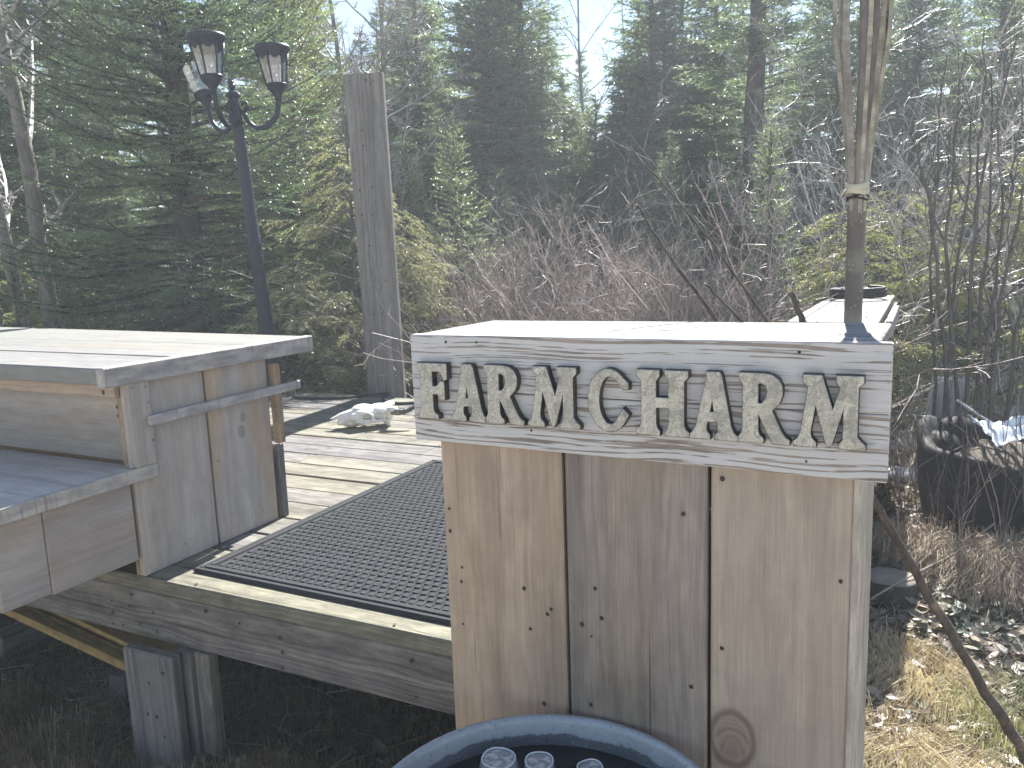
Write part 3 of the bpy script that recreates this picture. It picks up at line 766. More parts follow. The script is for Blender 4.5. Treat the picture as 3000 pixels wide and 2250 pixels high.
# ------------------------------------------------------------------ cow skull on the deck
k = NT('sun bleached bone')
o_ = k.obj(); n = k.noise(o_, 14, 5, .6, .4); n2 = k.noise(o_, 60, 4, .6)
c_ = k.mix(k.math('MULTIPLY', k.ramp(n, .5, .72), .55), (.78, .77, .73), (.50, .44, .33))
k.base(c_, .6, spec=.3); k.bump(n2, .35, .004)
M_BONE = k.mat
M_HORN = bark('horn', (.05, .047, .04), (.13, .12, .095), 24, .45)
def ell(bm, c, r, rot=(0, 0, 0), sub=3):
    m = Matrix.Translation(c) @ Euler(rot).to_matrix().to_4x4() @ Matrix.Diagonal((*r, 1))
    bmesh.ops.create_icosphere(bm, subdivisions=sub, radius=1, matrix=m)
def cap_chain(bm, pts):
    for (a, ra), (b, rb_) in zip(pts, pts[1:]):
        a, b = Vector(a), Vector(b); d = b - a
        m = Matrix.Translation((a + b) / 2) @ d.to_track_quat('Z', 'Y').to_matrix().to_4x4()
        bmesh.ops.create_cone(bm, cap_ends=True, segments=14, radius1=ra, radius2=rb_, depth=d.length, matrix=m)
        bmesh.ops.create_icosphere(bm, subdivisions=2, radius=rb_, matrix=Matrix.Translation(b))
# skull space: -x muzzle, +x back of head, -y the side facing the camera, z up
bm = bmesh.new()
ell(bm, (.09, 0, .105), (.095, .088, .062))                    # braincase and frontal
ell(bm, (.00, 0, .108), (.10, .094, .058), (0, .18, 0))        # forehead between the eyes
ell(bm, (.155, 0, .095), (.035, .095, .06))                    # poll
for s in (-1, 1):
    ell(bm, (-.065, .066 * s, .085), (.045, .035, .038))       # lacrimal, in front of the eye
    ell(bm, (-.02, .088 * s, .118), (.05, .022, .018), (0, .2, 0))   # brow
    cap_chain(bm, [((-.07, .075 * s, .055), .017), ((-.01, .10 * s, .05), .013), ((.06, .10 * s, .055), .012), ((.115, .085 * s, .06), .016)])   # cheek arch
    cap_chain(bm, [((.05, .102 * s, .055), .010), ((.035, .10 * s, .10), .011)])     # back of the eye ring
    cap_chain(bm, [((.15, .085 * s, .125), .034), ((.185, .125 * s, .132), .028)])   # horn core
    cap_chain(bm, [((.13, .04 * s, .05), .026), ((.155, .04 * s, .01), .016)])       # condyle
ell(bm, (-.115, 0, .072), (.085, .055, .045), (0, -.25, 0))    # upper jaw
ell(bm, (-.10, 0, .040), (.065, .052, .038))                   # tooth rows
cap_chain(bm, [((-.08, .022, .115), .022), ((-.16, .016, .098), .014), ((-.235, .008, .070), .006)])   # nasal bones ending in a free tip
cap_chain(bm, [((-.08, -.022, .115), .022), ((-.16, -.016, .098), .014), ((-.225, -.008, .074), .006)])
cap_chain(bm, [((-.15, .035, .045), .02), ((-.185, .03, .035), .010)])
cap_chain(bm, [((-.15, -.035, .045), .02), ((-.185, -.03, .035), .010)])
me = bpy.data.meshes.new('skull'); bm.to_mesh(me); bm.free()
tmp = bpy.data.objects.new('tmp', me); COL.objects.link(tmp)
rm = tmp.modifiers.new('r', 'REMESH'); rm.mode = 'VOXEL'; rm.voxel_size = .0045
bm = bmesh.new()
for s in (-1, 1):
    ell(bm, (.005, .088 * s, .090), (.030, .040, .029))        # eye socket
    ell(bm, (.083, .088 * s, .088), (.036, .034, .032), (0, .35, 0))   # temporal hollow
    ell(bm, (.05, .07 * s, .060), (.05, .022, .012), (0, .1, 0))
    ell(bm, (-.02, .07 * s, .028), (.05, .03, .02))
ell(bm, (-.175, 0, .066), (.055, .028, .022), (0, -.3, 0))     # nasal opening
for i in range(6):
    for s in (-1, 1): ell(bm, (-.145 + i * .018, .056 * s, .012), (.0025, .02, .016), sub=1)
mc = bpy.data.meshes.new('cut'); bm.to_mesh(mc); bm.free()
cutter = bpy.data.objects.new('cut', mc); COL.objects.link(cutter)
rc = cutter.modifiers.new('r', 'REMESH'); rc.mode = 'VOXEL'; rc.voxel_size = .004
bo = tmp.modifiers.new('b', 'BOOLEAN'); bo.object = cutter; bo.operation = 'DIFFERENCE'; bo.solver = 'EXACT'
smd = tmp.modifiers.new('s', 'SMOOTH'); smd.factor = .5; smd.iterations = 3
dg = bpy.context.evaluated_depsgraph_get()
sk_me = bpy.data.meshes.new_from_object(tmp.evaluated_get(dg)); sk_me.name = 'skull'
bpy.data.objects.remove(tmp); bpy.data.objects.remove(cutter)
sk_me.polygons.foreach_set('use_smooth', np.full(len(sk_me.polygons), True))
skull = thing('cow_skull', (-3.185, 3.86, .503), 'white bleached cow skull with one black horn lying on the deck', 'skull', rot=(.0, math.radians(1), YAW + math.radians(14)))
skull.scale = (.93, .93, .86)
link('cranium', sk_me, M_BONE, skull)
hp = smooth_path([(.185, -.118, .132), (.215, -.15, .134), (.255, -.165, .15), (.30, -.15, .185), (.335, -.11, .235), (.345, -.07, .28)], 26)
hp = smooth_path([(.185, .118, .132), (.225, .145, .134), (.275, .155, .15), (.325, .14, .185), (.355, .10, .235), (.36, .06, .28)], 26)
hp2 = smooth_path([(.168, -.105, .130), (.205, -.140, .122), (.26, -.150, .128), (.32, -.135, .155), (.37, -.10, .20), (.395, -.06, .25)], 26)
tube_obj('horn', hp2, np.concatenate([[.031], np.linspace(.030, .004, 25)]), M_HORN, skull, 14)

# ------------------------------------------------------------------ galvanised tub with jars standing in water
k = NT('blue grey galvanised tub')
o_ = k.obj(); n = k.noise(o_, 18, 6, .65, .5); n2 = k.noise(o_, 70, 4, .7)
sp = k.node('ShaderNodeTexVoronoi', feature='F1'); sp.inputs['Scale'].default_value = 55; k.put(sp.inputs['Vector'], o_)
c_ = k.mix(n, (.235, .255, .285), (.43, .455, .485))
c_ = k.mix(k.math('MULTIPLY', k.sep(sp.outputs['Color'])[0], .3), c_, (.40, .43, .47))
zz = k.sep(o_)[2]
wl = k.math('ADD', zz, k.math('MULTIPLY', n, .03))
c_ = k.mix(k.ramp(wl, .272, .277, .75, 0), c_, (.045, .055, .062))      # dark wet stain above the water
scr = k.noise(k.vmul(o_, (1, 1, 3)), 140, 4, .7)
rimw = k.ramp(zz, .284, .291)
c_ = k.mix(k.math('MULTIPLY', k.ramp(scr, .5, .66), k.math('MULTIPLY_ADD', rimw, .55, .25)), c_, (.50, .54, .60))
c_ = k.mix(k.math('MULTIPLY', k.ramp(n2, .58, .74), .7), c_, (.06, .075, .10))
k.base(c_, .42, .35); k.bump(n2, .15, .003)
M_TUB = k.mat
TC = (-.549, 1.063)
tub = thing('metal_tub', (TC[0], TC[1], .30), 'round blue grey galvanised tub of water in front of the podium', 'tub')
prof = [(.001, .004), (.26, .004), (.27, .01), (.285, .10), (.300, .20), (.3135, .284), (.3165, .2905), (.3200, .2945), (.3265, .2960), (.3300, .2925), (.3300, .286), (.3255, .283),
        (.3190, .286), (.3155, .278), (.302, .195), (.288, .10), (.274, .0), (.001, .0)]
link('shell', bm_mesh('shell', lathe(prof, 96), True), M_TUB, tub)
for s in (-1, 1):
    hh = smooth_path([(s * .317, -.06, .20), (s * .335, -.055, .215), (s * .352, -.03, .19), (s * .355, 0, .18), (s * .352, .03, .19), (s * .335, .055, .215), (s * .317, .06, .20)], 22)
    tube_obj('handle', hh, .006, M_TUB, tub, 8)
k = NT('dark still water')
o_ = k.obj()
k.base((.016, .021, .024), .04, spec=.5); k.bsdf.inputs['IOR'].default_value = 1.33
k.bump(k.noise(o_, 26, 3, .5, .3), .12, .01)
wtr = link('water', bm_mesh('water', lathe([(.001, .238), (.15, .238), (.3075, .238)], 64), True), k.mat, tub)
stump_t = link('log_stand', bm_mesh('log_stand', lathe([(.21, 0), (.205, .1), (.2, .45), (.195, .5)], 20, True, True), True), bark('stand bark', (.09, .07, .055), (.2, .16, .12)), None, (TC[0], TC[1], GZ - .001))
tag(stump_t, 'round log standing under the metal tub as its stand', 'log')
k = NT('clear jar glass')
k.base((.80, .85, .90), .02); k.bsdf.inputs['Transmission Weight'].default_value = .70; k.bsdf.inputs['IOR'].default_value = 1.45
k.put(k.bsdf.inputs['Roughness'], .08)
k.bump(k.noise(k.obj(), 40, 3), .25, .006)
M_JAR = k.mat
M_JRIM = plain('painted rim highlight', (.72, .76, .80), .08, .0, spec=.9, noise_amt=.1, bump=0)  # pale opaque ring paints the bright highlight along the glass edge
k = NT('jar base painted highlights')
o_ = k.obj(); n = k.noise(o_, 55, 4, .6, .8)
k.base(k.mix(k.ramp(n, .42, .62), (.26, .285, .32), (.62, .60, .58)), .12, spec=.8); k.bump(n, .5, .006)  # pale patches paint bright highlights into the glass base colour
M_JDISC = k.mat
def jar(x, y, r, h, prof, label, rz=0, tilt=0):
    j = thing('glass_jar', (TC[0] + x, TC[1] + y, .30 + .006), label, 'jar', 'upturned glass jars in the tub', rot=(tilt, 0, rz))
    link('body', bm_mesh('body', lathe([(a * r, b * h) for a, b in prof], 40), True), M_JAR, j)
    ra = max(prof, key=lambda q: q[1])[0] * r
    cpts = [(math.cos(q) * ra, math.sin(q) * ra, h * (1 + .004 * math.sin(3 * q))) for q in np.linspace(0, 2 * PI, 37)]
    V, F = tubes_np([(np.array(cpts), np.full(37, .0014))], 6)
    link('base_rim', np_mesh('base_rim', V, F, True), M_JRIM, j)
    dz = [(.001, -.0015), (.35, -.0022), (.75, -.0030), (.93, -.0012), (.97, -.006), (.001, -.007)]
    link('base_disc', bm_mesh('base_disc', lathe([(q * ra, h + z) for q, z in dz], 36), True), M_JDISC, j)
    return j
jp1 = [(.75, 0), (.78, .06), (.95, .12), (1, .2), (1, .88), (.97, .94), (.90, .975), (.83, 1.0), (.78, .995), (.76, .985), (.4, .985), (.001, .988)]
jp2 = [(.75, 0), (.78, .06), (.95, .12), (1, .2), (1, .80), (.96, .88), (.86, .97), (.80, 1.0), (.70, .99), (.55, .978), (.3, .975), (.001, .978)]
jp3 = [(.7, 0), (.75, .06), (.95, .12), (1, .2), (.98, .78), (.90, .88), (.80, .96), (.72, 1.0), (.60, .99), (.45, .975), (.001, .972)]
def tubxy(X, Y): return X - TC[0], Y - TC[1]
jar(*tubxy(-.728, 1.220), .040, .262, jp1, 'wide upturned glass jar with a raised base ring, at the left in the tub')
jar(*tubxy(-.655, 1.255), .034, .262, jp2, 'upturned glass jar with a hollowed base between the other two jars', .4, .03)
jar(*tubxy(-.548, 1.268), .034, .262, jp3, 'upturned glass jar standing apart from the other two', 1.0, -.03)

# ------------------------------------------------------------------ split bamboo torch behind the podium
k = NT('spotted bamboo')
o_ = k.obj()
n = k.noise(k.vmul(o_, (1, 1, .4)), 55, 4, .7); n2 = k.noise(o_, 9, 3)
c_ = k.mix(k.ramp(n2, .4, .6), (.20, .188, .172), (.115, .105, .097))
vz = k.node('ShaderNodeTexVoronoi', feature='F1'); vz.inputs['Scale'].default_value = 130; k.put(vz.inputs['Vector'], k.vmul(o_, (1, 1, .6)))
c_ = k.mix(k.math('MULTIPLY', k.math('MULTIPLY', k.ramp(vz.outputs['Distance'], .16, .30, 1, 0), k.ramp(n, .5, .6)), .8), c_, (.36, .33, .29))
k.base(c_, .6, spec=.35); k.bump(n, .3, .003)
M_BAM = k.mat
M_BAM2 = wood('dry bamboo strip', (.37, .35, .33), (.24, .225, .21), (.13, .12, .112), ring=60, ring_amt=.2, streak=.5, fib=.5, crack=.3, stain_amt=.6, knots=0, vary=.25)
M_RAFFIA = plain('pale raffia', (.46, .44, .35), .7, scale=60)
M_WIRE = plain('dark wire', (.03, .03, .03), .5, .5)
TX, TY = -.163, 1.80
torch = thing('bamboo_torch', (TX, TY, GZ), 'tall bamboo torch with split top strips rising behind the podium', 'torch')
def TZ(z): return z - GZ
link('pole', bm_mesh('pole', lathe([(.0165, 0), (.017, TZ(.7)), (.0185, TZ(.705)), (.0172, TZ(.71)), (.0175, TZ(1.18)), (.019, TZ(1.185)), (.0177, TZ(1.19)), (.0178, TZ(1.63)), (.0192, TZ(1.636)), (.018, TZ(1.642))], 20, True, True), True), M_BAM, torch)
rb_ = M_BAM2
sa_ = [(-2.75, .040), (-2.15, .036), (-1.45, .022), (-.85, .024), (-.15, .034), (.75, .036), (1.7, .034), (2.6, .036), (-2.45, .030), (-.5, .026), (.3, .030), (-1.15, .020)]
for i, (a, fl) in enumerate(sa_):
    a += YAW * .0
    zs = np.array([1.62, 1.68, 1.75, 1.83, 1.90, 1.945, 1.955, 1.965, 2.05, 2.2, 2.34])
    t = np.clip((zs - 1.62) / .33, 0, 1)
    rr = .0155 + fl * t ** 1.35 + np.clip(zs - 1.95, 0, 1) * .02
    zs = zs + random.uniform(-.012, .012)
    wd = np.array([.0058, .0060, .0062, .0066, .0069, .0074, .0086, .0074, .0070, .0067, .0065])
    th = .0028
    ca, sa2 = math.cos(a), math.sin(a)
    V = []
    for r, z, w in zip(rr, zs, wd):
        for u, d in ((-w, -th), (-w * .6, th * .9), (w * .6, th * .9), (w, -th)):
            V.append(((r + d) * ca - u * sa2, (r + d) * sa2 + u * ca, TZ(z)))
    F = []
    for s in range(len(zs) - 1):
        for q in range(4): F.append((s * 4 + q, s * 4 + (q + 1) % 4, s * 4 + 4 + (q + 1) % 4, s * 4 + 4 + q))
    F.append((0, 3, 2, 1)); b = (len(zs) - 1) * 4; F.append((b, b + 1, b + 2, b + 3))
    link('split_strip', np_mesh('split_strip', V, F), M_BAM if i in (2, 3) else M_BAM2, torch)
for j, (z, mt, r) in enumerate(((1.655, M_RAFFIA, .0204), (1.664, M_RAFFIA, .0207), (1.645, M_WIRE, .0198), (1.639, M_WIRE, .0196))):
    w = .0065 if mt is M_RAFFIA else .002
    bm = lathe([(r, -w), (r + .0018, -w * .8), (r + .002, w * .8), (r, w)], 24)
    for v in bm.verts: v.co.z += .003 * math.sin(math.atan2(v.co.y, v.co.x) * 2 + j * 1.7) + TZ(z)
    link('raffia_band' if mt is M_RAFFIA else 'wire_band', bm_mesh('raffia_band' if mt is M_RAFFIA else 'wire_band', bm, True), mt, torch)
tube_obj('raffia_tail', smooth_path([(-.018, -.012, TZ(1.66)), (-.024, -.016, TZ(1.655)), (-.03, -.012, TZ(1.647))], 8), .0022, M_RAFFIA, torch, 5)
pths = []
for i in range(70):
    v0 = np.random.default_rng(i).normal(size=(6, 3)); v0 /= np.linalg.norm(v0, axis=1, keepdims=True)
    for q in range(1, 6): v0[q] = v0[q - 1] + .55 * (v0[q] - v0[q - 1]); 
    v0 = v0 / np.linalg.norm(v0, axis=1, keepdims=True) * np.array((.028, .028, .022))
    pths.append((v0 + np.array((.026, .01, TZ(1.985))), np.full(6, .0008)))
V, F = tubes_np(pths, 3)
link('wire_mesh_ball', np_mesh('wire_mesh_ball', V, F), plain('grey steel wool', (.45, .45, .47), .45, .4, bump=0), torch)

# ------------------------------------------------------------------ cut saplings leaning behind the podium
M_STICK = bark('sapling bark', (.065, .055, .05), (.12, .10, .085), 40)
M_CUT = plain('cut wood', (.42, .34, .24), .8)
def stick(pts, r0, r1, label, knobs=8, cut=True, group='cut saplings behind the podium', n=40):
    p = smooth_path(pts, n)
    rng2 = np.random.default_rng(abs(hash(label)) % 1000 if False else len(label) * 7)
    rad = (r1 + (r0 - r1) * (1 - np.linspace(0, 1, n)) ** 1.7) * (1 + .05 * rng2.normal(size=n))
    p = p + rng2.normal(size=p.shape) * r0 * .12
    t = thing('sapling_stick', p[0], label, 'stick', group)
    q = p - p[0]
    tube_obj('bark', q, rad, M_STICK, t, 9)
    d = (q[-1] - q[-2]); d = d / np.linalg.norm(d)
    if cut: tube_obj('cut_end', [q[-1] - d * .002, q[-1] + d * r1 * 1.2, q[-1] + d * r1 * 2.6 + np.array((.3 * r1, 0, 0))], [r1 * 1.03, r1 * .75, r1 * .2], M_CUT, t, 8)
    tw = []
    for i in range(knobs):
        j = rng2.integers(3, n - 3); a = rng2.uniform(0, 2 * PI)
        dv = np.array((math.cos(a), math.sin(a) * .5, .6)) * rng2.uniform(.008, .04)
        tw.append((np.array([q[j], q[j] + dv * .5, q[j] + dv + rng2.normal(size=3) * .004]), np.array([rad[j] * .4, rad[j] * .25, rad[j] * .1])))
    V, F = tubes_np(tw, 5); link('twig_stubs', np_mesh('twig_stubs', V, F), M_STICK, t)['kind'] = 'stuff'
    return t
stick([(.42, 2.75, GZ - .02), (.295, 2.42, .08), (.205, 2.13, .34), (.052, 1.90, .685), (-.111, 1.80, 1.005), (-.232, 1.79, 1.215), (-.341, 1.80, 1.389), (-.492, 1.80, 1.600), (-.650, 1.80, 1.783)], .021, .0018,
      'longest bare sapling leaning from the lawn up behind the podium', 10)
stick([(-.20, 2.0, GZ - .02), (-.30, 1.90, .7), (-.40, 1.80, 1.25), (-.445, 1.795, 1.378), (-.53, 1.79, 1.498), (-.603, 1.79, 1.602), (-.618, 1.79, 1.632), (-.633, 1.79, 1.652)], .010, .0020,
      'thin sapling with a peeled tip, leaning left behind the podium', 9)
stick([(-.12, 2.05, GZ - .02), (-.25, 1.9, .9), (-.36, 1.80, 1.33), (-.392, 1.80, 1.382), (-.474, 1.80, 1.468)], .009, .0024, 'short thin sapling end showing just above the podium top', 6)
stick([(-.10, 2.1, GZ - .02), (-.19, 1.95, .8), (-.25, 1.83, 1.30), (-.266, 1.82, 1.383), (-.294, 1.82, 1.450)], .010, .0068, 'thick sapling stub with a broken pale tip beside the torch', 4)

# ------------------------------------------------------------------ weathered table behind on the right
tb = thing('weathered_table', (-.51, 5.48, GZ), 'long bleached plank table behind the podium with a black hose coil', 'table', rz=math.radians(1.0))
zt = 1.15 - GZ
board('top_plank', -.165, .215, -1.12, 1.16, zt - .045, zt, W_TOP, tb, 'y', .004)
board('edge_trim', -.225, -.169, -1.13, 1.17, zt - .05, zt + .003, W_SAW, tb, 'y', .004)
board('side_rail', .238, .272, -.9, .25, zt - .10, zt - .012, W_SAW, tb, 'y', .004)
board('side_rail', .217, .237, -1.10, 1.14, zt - .16, zt - .05, W_CTR, tb, 'y', .003)
board('end_board', .217, .285, -1.10, -1.06, zt - .40, zt - .11, W_CTR, tb, 'z', .003)
for u, v in ((-.17, -1.0), (.16, -1.0), (-.17, 1.05), (.16, 1.05)):
    board('leg', u - .035, u + .035, v - .035, v + .035, 0, zt - .046, W_CTR, tb, 'z', .004)
board('lower_shelf', -.18, .19, -.96, 1.0, .45, .48, W_CTR, tb, 'y', .004)
cp = []
for i in range(170):
    t = i / 169 * 4.2; a = t * 2 * PI
    cp.append((math.cos(a) * (.178 + .006 * math.sin(t * 9)), math.sin(a) * (.18 + .006 * math.cos(t * 7)), .012 + .017 * t))
cp = [(-.24, -.36, .012), (-.23, -.24, .012), (-.205, -.13, .012)] + cp[22:]
coil = tube_obj('hose_coil', smooth_path(cp, 260), .0105, M_RUBBER, None, 8)
coil.location = (-.53, 6.15, 1.152)
tag(coil, 'black hose wound in a coil on the bleached table', 'hose')

# ------------------------------------------------------------------ planter, sheet, panel, stump and logs on the right
k = NT('dusty black planter')
o_ = k.obj(); n = k.noise(o_, 6, 5, .6); n2 = k.noise(o_, 45, 4)
geo = k.sep(k.node('ShaderNodeNewGeometry').outputs['Normal'])[2]
c_ = k.mix(k.math('MULTIPLY', k.ramp(n, .46, .66), .35), (.009, .009, .011), (.04, .038, .036))
k.base(c_, .7, spec=.2); k.bump(n, .35, .03)
M_POT = k.mat
PC = (.455, 5.35)
pot = thing('black_planter', (PC[0], PC[1], GZ), 'big slumped black planter tub filled with soil behind the straw', 'planter')
pot.scale = (1.13, 1.13, .80)
bm = lathe([(.40, 0), (.44, .08), (.475, .35), (.490, .62), (.496, .66), (.492, .695), (.470, .715), (.435, .70), (.40, .64), (.385, .58)], 96, True, False)
for v in bm.verts:
    a = math.atan2(v.co.y, v.co.x); r = math.hypot(v.co.x, v.co.y)
    t = max(0, (v.co.z - .3) / .4)
    bulge = math.exp(-((((a - 2.85 + PI) % (2 * PI)) - PI) / .42) ** 2)           # folded-over lip at the back left
    sag = math.exp(-((((a + 1.2 + PI) % (2 * PI)) - PI) / .9) ** 2)
    v.co.z += t * (.10 * bulge - .05 * sag + .012 * math.sin(5 * a))
    f = 1 + t * (.015 * math.sin(3 * a + 1) + .012 * math.sin(7 * a))
    v.co.x *= f; v.co.y *= f
link('tub_shell', bm_mesh('tub_shell', bm, True), M_POT, pot)
bm = bmesh.new(); ell(bm, (-.30, .16, .70), (.13, .10, .13), (0, .5, .4)); ell(bm, (-.36, .02, .66), (.10, .12, .08), (0, .7, 0))
link('folded_lip', bm_mesh('folded_lip', bm, True), M_POT, pot)
soil = lathe([(.001, .63), (.15, .64), (.30, .62), (.43, .585)], 40)
for v in soil.verts: v.co.z += .02 * math.sin(v.co.x * 31) * math.cos(v.co.y * 27)
link('soil', bm_mesh('soil', soil, True), plain('planter soil', (.10, .08, .06), .95, scale=30, noise_amt=.6, bump=.8, bscale=60), pot)

def crumpled(name, L_, W_, amp, seed, mat, thick=.0015):
    r2 = np.random.default_rng(seed)
    nx2, ny2 = 26, 18
    X, Y = np.meshgrid(np.linspace(-L_ / 2, L_ / 2, nx2), np.linspace(-W_ / 2, W_ / 2, ny2))
    Z = np.zeros_like(X)
    for _ in range(9):
        kx, ky, ph = r2.normal() * 14, r2.normal() * 14, r2.uniform(0, 6)
        Z += amp / 3 * np.abs(np.sin(kx * X + ky * Y + ph))
    X = X + r2.normal(size=X.shape) * .004; Y = Y * (1 + .35 * np.sin(X * 9 + seed)) 
    V = np.stack([X, Y, Z], -1).reshape(-1, 3); n_ = len(V)
    i = (np.arange(ny2 - 1)[:, None] * nx2 + np.arange(nx2 - 1)[None]).ravel()
    F = np.stack([i, i + 1, i + nx2 + 1, i + nx2], -1)
    V2 = V - np.array((0, 0, thick))
    edge = []
    b = list(range(nx2)) + [nx2 * (j + 1) - 1 for j in range(1, ny2)] + [nx2 * ny2 - 1 - j for j in range(1, nx2)] + [nx2 * (ny2 - 1 - j) for j in range(1, ny2 - 1)]
    for p, q in zip(b, b[1:] + b[:1]): edge.append((q, p, p + n_, q + n_))
    return np_mesh(name, np.concatenate([V, V2]), np.concatenate([F, F[:, ::-1] + n_, np.array(edge)]), True)
M_SHEET = plain('milky plastic sheet', (.66, .70, .72), .3, scale=12, noise_amt=.12, bump=.3)
sh = link('plastic_sheet', crumpled('plastic_sheet', .42, .30, .05, 4, M_SHEET), M_SHEET, None, (.455, 5.12, .405), (.22, -.06, .3)); sh.scale = (1.13, 1.13, 1.13)
tag(sh, 'crumpled milky white plastic sheet lying over the black planter', 'plastic sheet')
bp_ = link('upright_sheet', bm_mesh('upright_sheet', chamfer_box(.20, .42, .02, .003)), plain('weathered white panel', (.42, .43, .46), .6, scale=9, noise_amt=.2), None, (.05, 6.2, .36), (1.42, .10, -.12)); bp_.scale = (1.13, 1.13, 1.13)
tag(bp_, 'pale grey white panel board standing upright behind the black planter', 'panel')
bpl = thing('post_stub', (.11, 6.31, GZ), 'rough wooden stake holding the pale panel behind the planter', 'stake')
link('stake', bm_mesh('stake', lathe([(.028, 0), (.026, .4), (.024, .78), (.01, .8)], 8, True, True)), W_RIM, bpl)
pp = link('white_pipe', None or np_mesh('white_pipe', *tubes_np([(np.array([(.113, 5.57, .56), (.249, 5.49, .475), (.373, 5.42, .41)]), np.full(3, .009))], 8), True), plain('white pipe', (.6, .6, .62), .5), None)
tag(pp, 'thin white stick leaning across the top of the black planter', 'stick')

M_STUMPB = bark('stump bark', (.03, .026, .024), (.07, .06, .05), 18)
st = thing('tree_stump', (-.155, 4.02, GZ - .03), 'low dark tree stump with a grey top beside the podium', 'stump')
bm = lathe([(.15, 0), (.135, .06), (.128, .15), (.126, .185)], 22, True, False)
for v in bm.verts:
    a = math.atan2(v.co.y, v.co.x); f = 1 + .06 * math.sin(5 * a) + .04 * math.sin(11 * a); v.co.x *= f; v.co.y *= f
link('bark', bm_mesh('bark', bm, True), M_STUMPB, st)
link('cut_top', bm_mesh('cut_top', lathe([(.001, .188), (.06, .187), (.118, .184), (.122, .170)], 22), True), plain('grey cut wood', (.22, .19, .155), .9, scale=30, noise_amt=.4, bump=.5), st)
M_LOG = bark('pale branch bark', (.24, .205, .165), (.34, .30, .25), 16)
M_LOGD = bark('dark branch bark', (.075, .065, .055), (.13, .115, .10), 16)
def branch_log(pts, r0, r1, mat, label):
    p = smooth_path(pts, 24); r = np.linspace(r0, r1, 24)
    o = tube_obj('fallen_branch', p, r, mat, None, 9)
    tag(o, label, 'branch', 'fallen branches on the right lawn'); return o
branch_log([(.29, 4.75, -.02), (.30, 4.45, -.10), (.355, 4.05, -.155), (.42, 3.55, -.165), (.5, 3.3, -.17)], .022, .030, M_LOG, 'pale thick fallen branch running down from the straw bank')
branch_log([(.36, 4.78, -.02), (.37, 4.6, -.08), (.375, 4.4, -.13)], .018, .020, M_LOG, 'short pale branch beside the thick fallen branch')
branch_log([(.03, 4.25, -.10), (.12, 4.0, -.15), (.23, 3.8, -.165), (.33, 3.72, -.165), (.42, 3.7, -.16)], .012, .017, M_LOG, 'thin curved pale branch on the grass')
branch_log([(.28, 4.05, -.12), (.33, 3.85, -.15), (.39, 3.6, -.17), (.44, 3.45, -.175)], .020, .026, M_LOGD, 'dark fallen branch under the pale thick one')
branch_log([(-.22, 3.75, -.06), (-.08, 4.0, -.03), (.10, 4.3, .0), (.27, 4.62, .06), (.30, 4.68, .07)], .004, .006, M_LOG, 'slender straight twig lying across the straw by the stump')

# snow remnants on the forest floor
M_SNOW = plain('old snow', (.78, .80, .84), .6, scale=14, noise_amt=.08, bump=.4)
for i, (b, d, a, c) in enumerate(((-1.6, 7.8, .9, .5), (-3.6, 9.2, 1.1, .6), (1.4, 6.4, .22, .16), (-.6, 10.8, 1.3, .6), (2.1, 4.95, .10, .07))):
    r2 = np.random.default_rng(i)
    bm = lathe([(1, -.06), (.9, .015), (.6, .05), (.25, .06), (.001, .062)], 26)
    for v in bm.verts:
        t = math.atan2(v.co.y, v.co.x); f = 1 + .2 * math.sin(2 * t + i) + .12 * math.sin(5 * t + 2 * i)
        v.co.x *= a * f; v.co.y *= c * f; v.co.z *= 1 + .2 * math.sin(3 * t)
    p = bearing(b, d); p = (p[0], p[1], float(ground_h(np.array(p[0]), np.array(p[1]))))
    o = link('snow_patch', bm_mesh('snow_patch', bm, True), M_SNOW, None, p); o['kind'] = 'stuff'
    tag(o, 'patch of old white snow left on the forest floor', 'snow', 'snow patches under the trees')

# ================================================================== vegetation
def needles(P0, P1, per, ln, w, ang=.9, tint=None, flat=0.0, seed=0, dead=0.0):
    """needle triangles round every shoot P0->P1 (arrays n,3)"""
    r = np.random.default_rng(seed)
    n = len(P0)
    ax = P1 - P0; L = np.linalg.norm(ax, axis=1, keepdims=True) + 1e-9; ax = ax / L
    ref = np.where(np.abs(ax[:, 2:3]) > .9, np.array([1., 0, 0]), np.array([0, 0, 1.]))
    u = np.cross(ax, ref); u /= np.linalg.norm(u, axis=1, keepdims=True); v = np.cross(u, ax)
    t = (np.arange(per)[None, :] + r.uniform(0, 1, (n, per))) / per
    ph = r.uniform(0, 2 * PI, (n, 1)) + np.arange(per)[None, :] * 2.39996
    cu, cv = np.cos(ph), np.sin(ph)
    if flat: cv = cv * (1 - flat)
    rad = u[:, None] * cu[..., None] + v[:, None] * cv[..., None]
    a = ang * (1 - .45 * t)
    d = ax[:, None] * np.cos(a)[..., None] + rad * np.sin(a)[..., None]
    d += r.normal(size=d.shape) * .12
    d /= np.linalg.norm(d, axis=2, keepdims=True)
    ll = ln * r.uniform(.7, 1.15, (n, per)) * (1 - .25 * t)
    base = P0[:, None] + ax[:, None] * (L * 1)[:, None] * t[..., None]
    s = np.cross(d, rad + r.normal(size=d.shape) * .6); s /= np.linalg.norm(s, axis=2, keepdims=True) + 1e-9
    s *= w / 2
    V = np.stack([base - s, base + s, base + d * ll[..., None]], 2).reshape(-1, 3)
    F = np.arange(len(V)).reshape(-1, 3)
    if tint is None: tint = r.uniform(0, .35, n)
    T = (tint[:, None] + .45 * np.clip(t - .6, 0, 1) + r.uniform(-.12, .12, (n, per))).ravel()
    return V, F, np.clip(T, 0, 1)

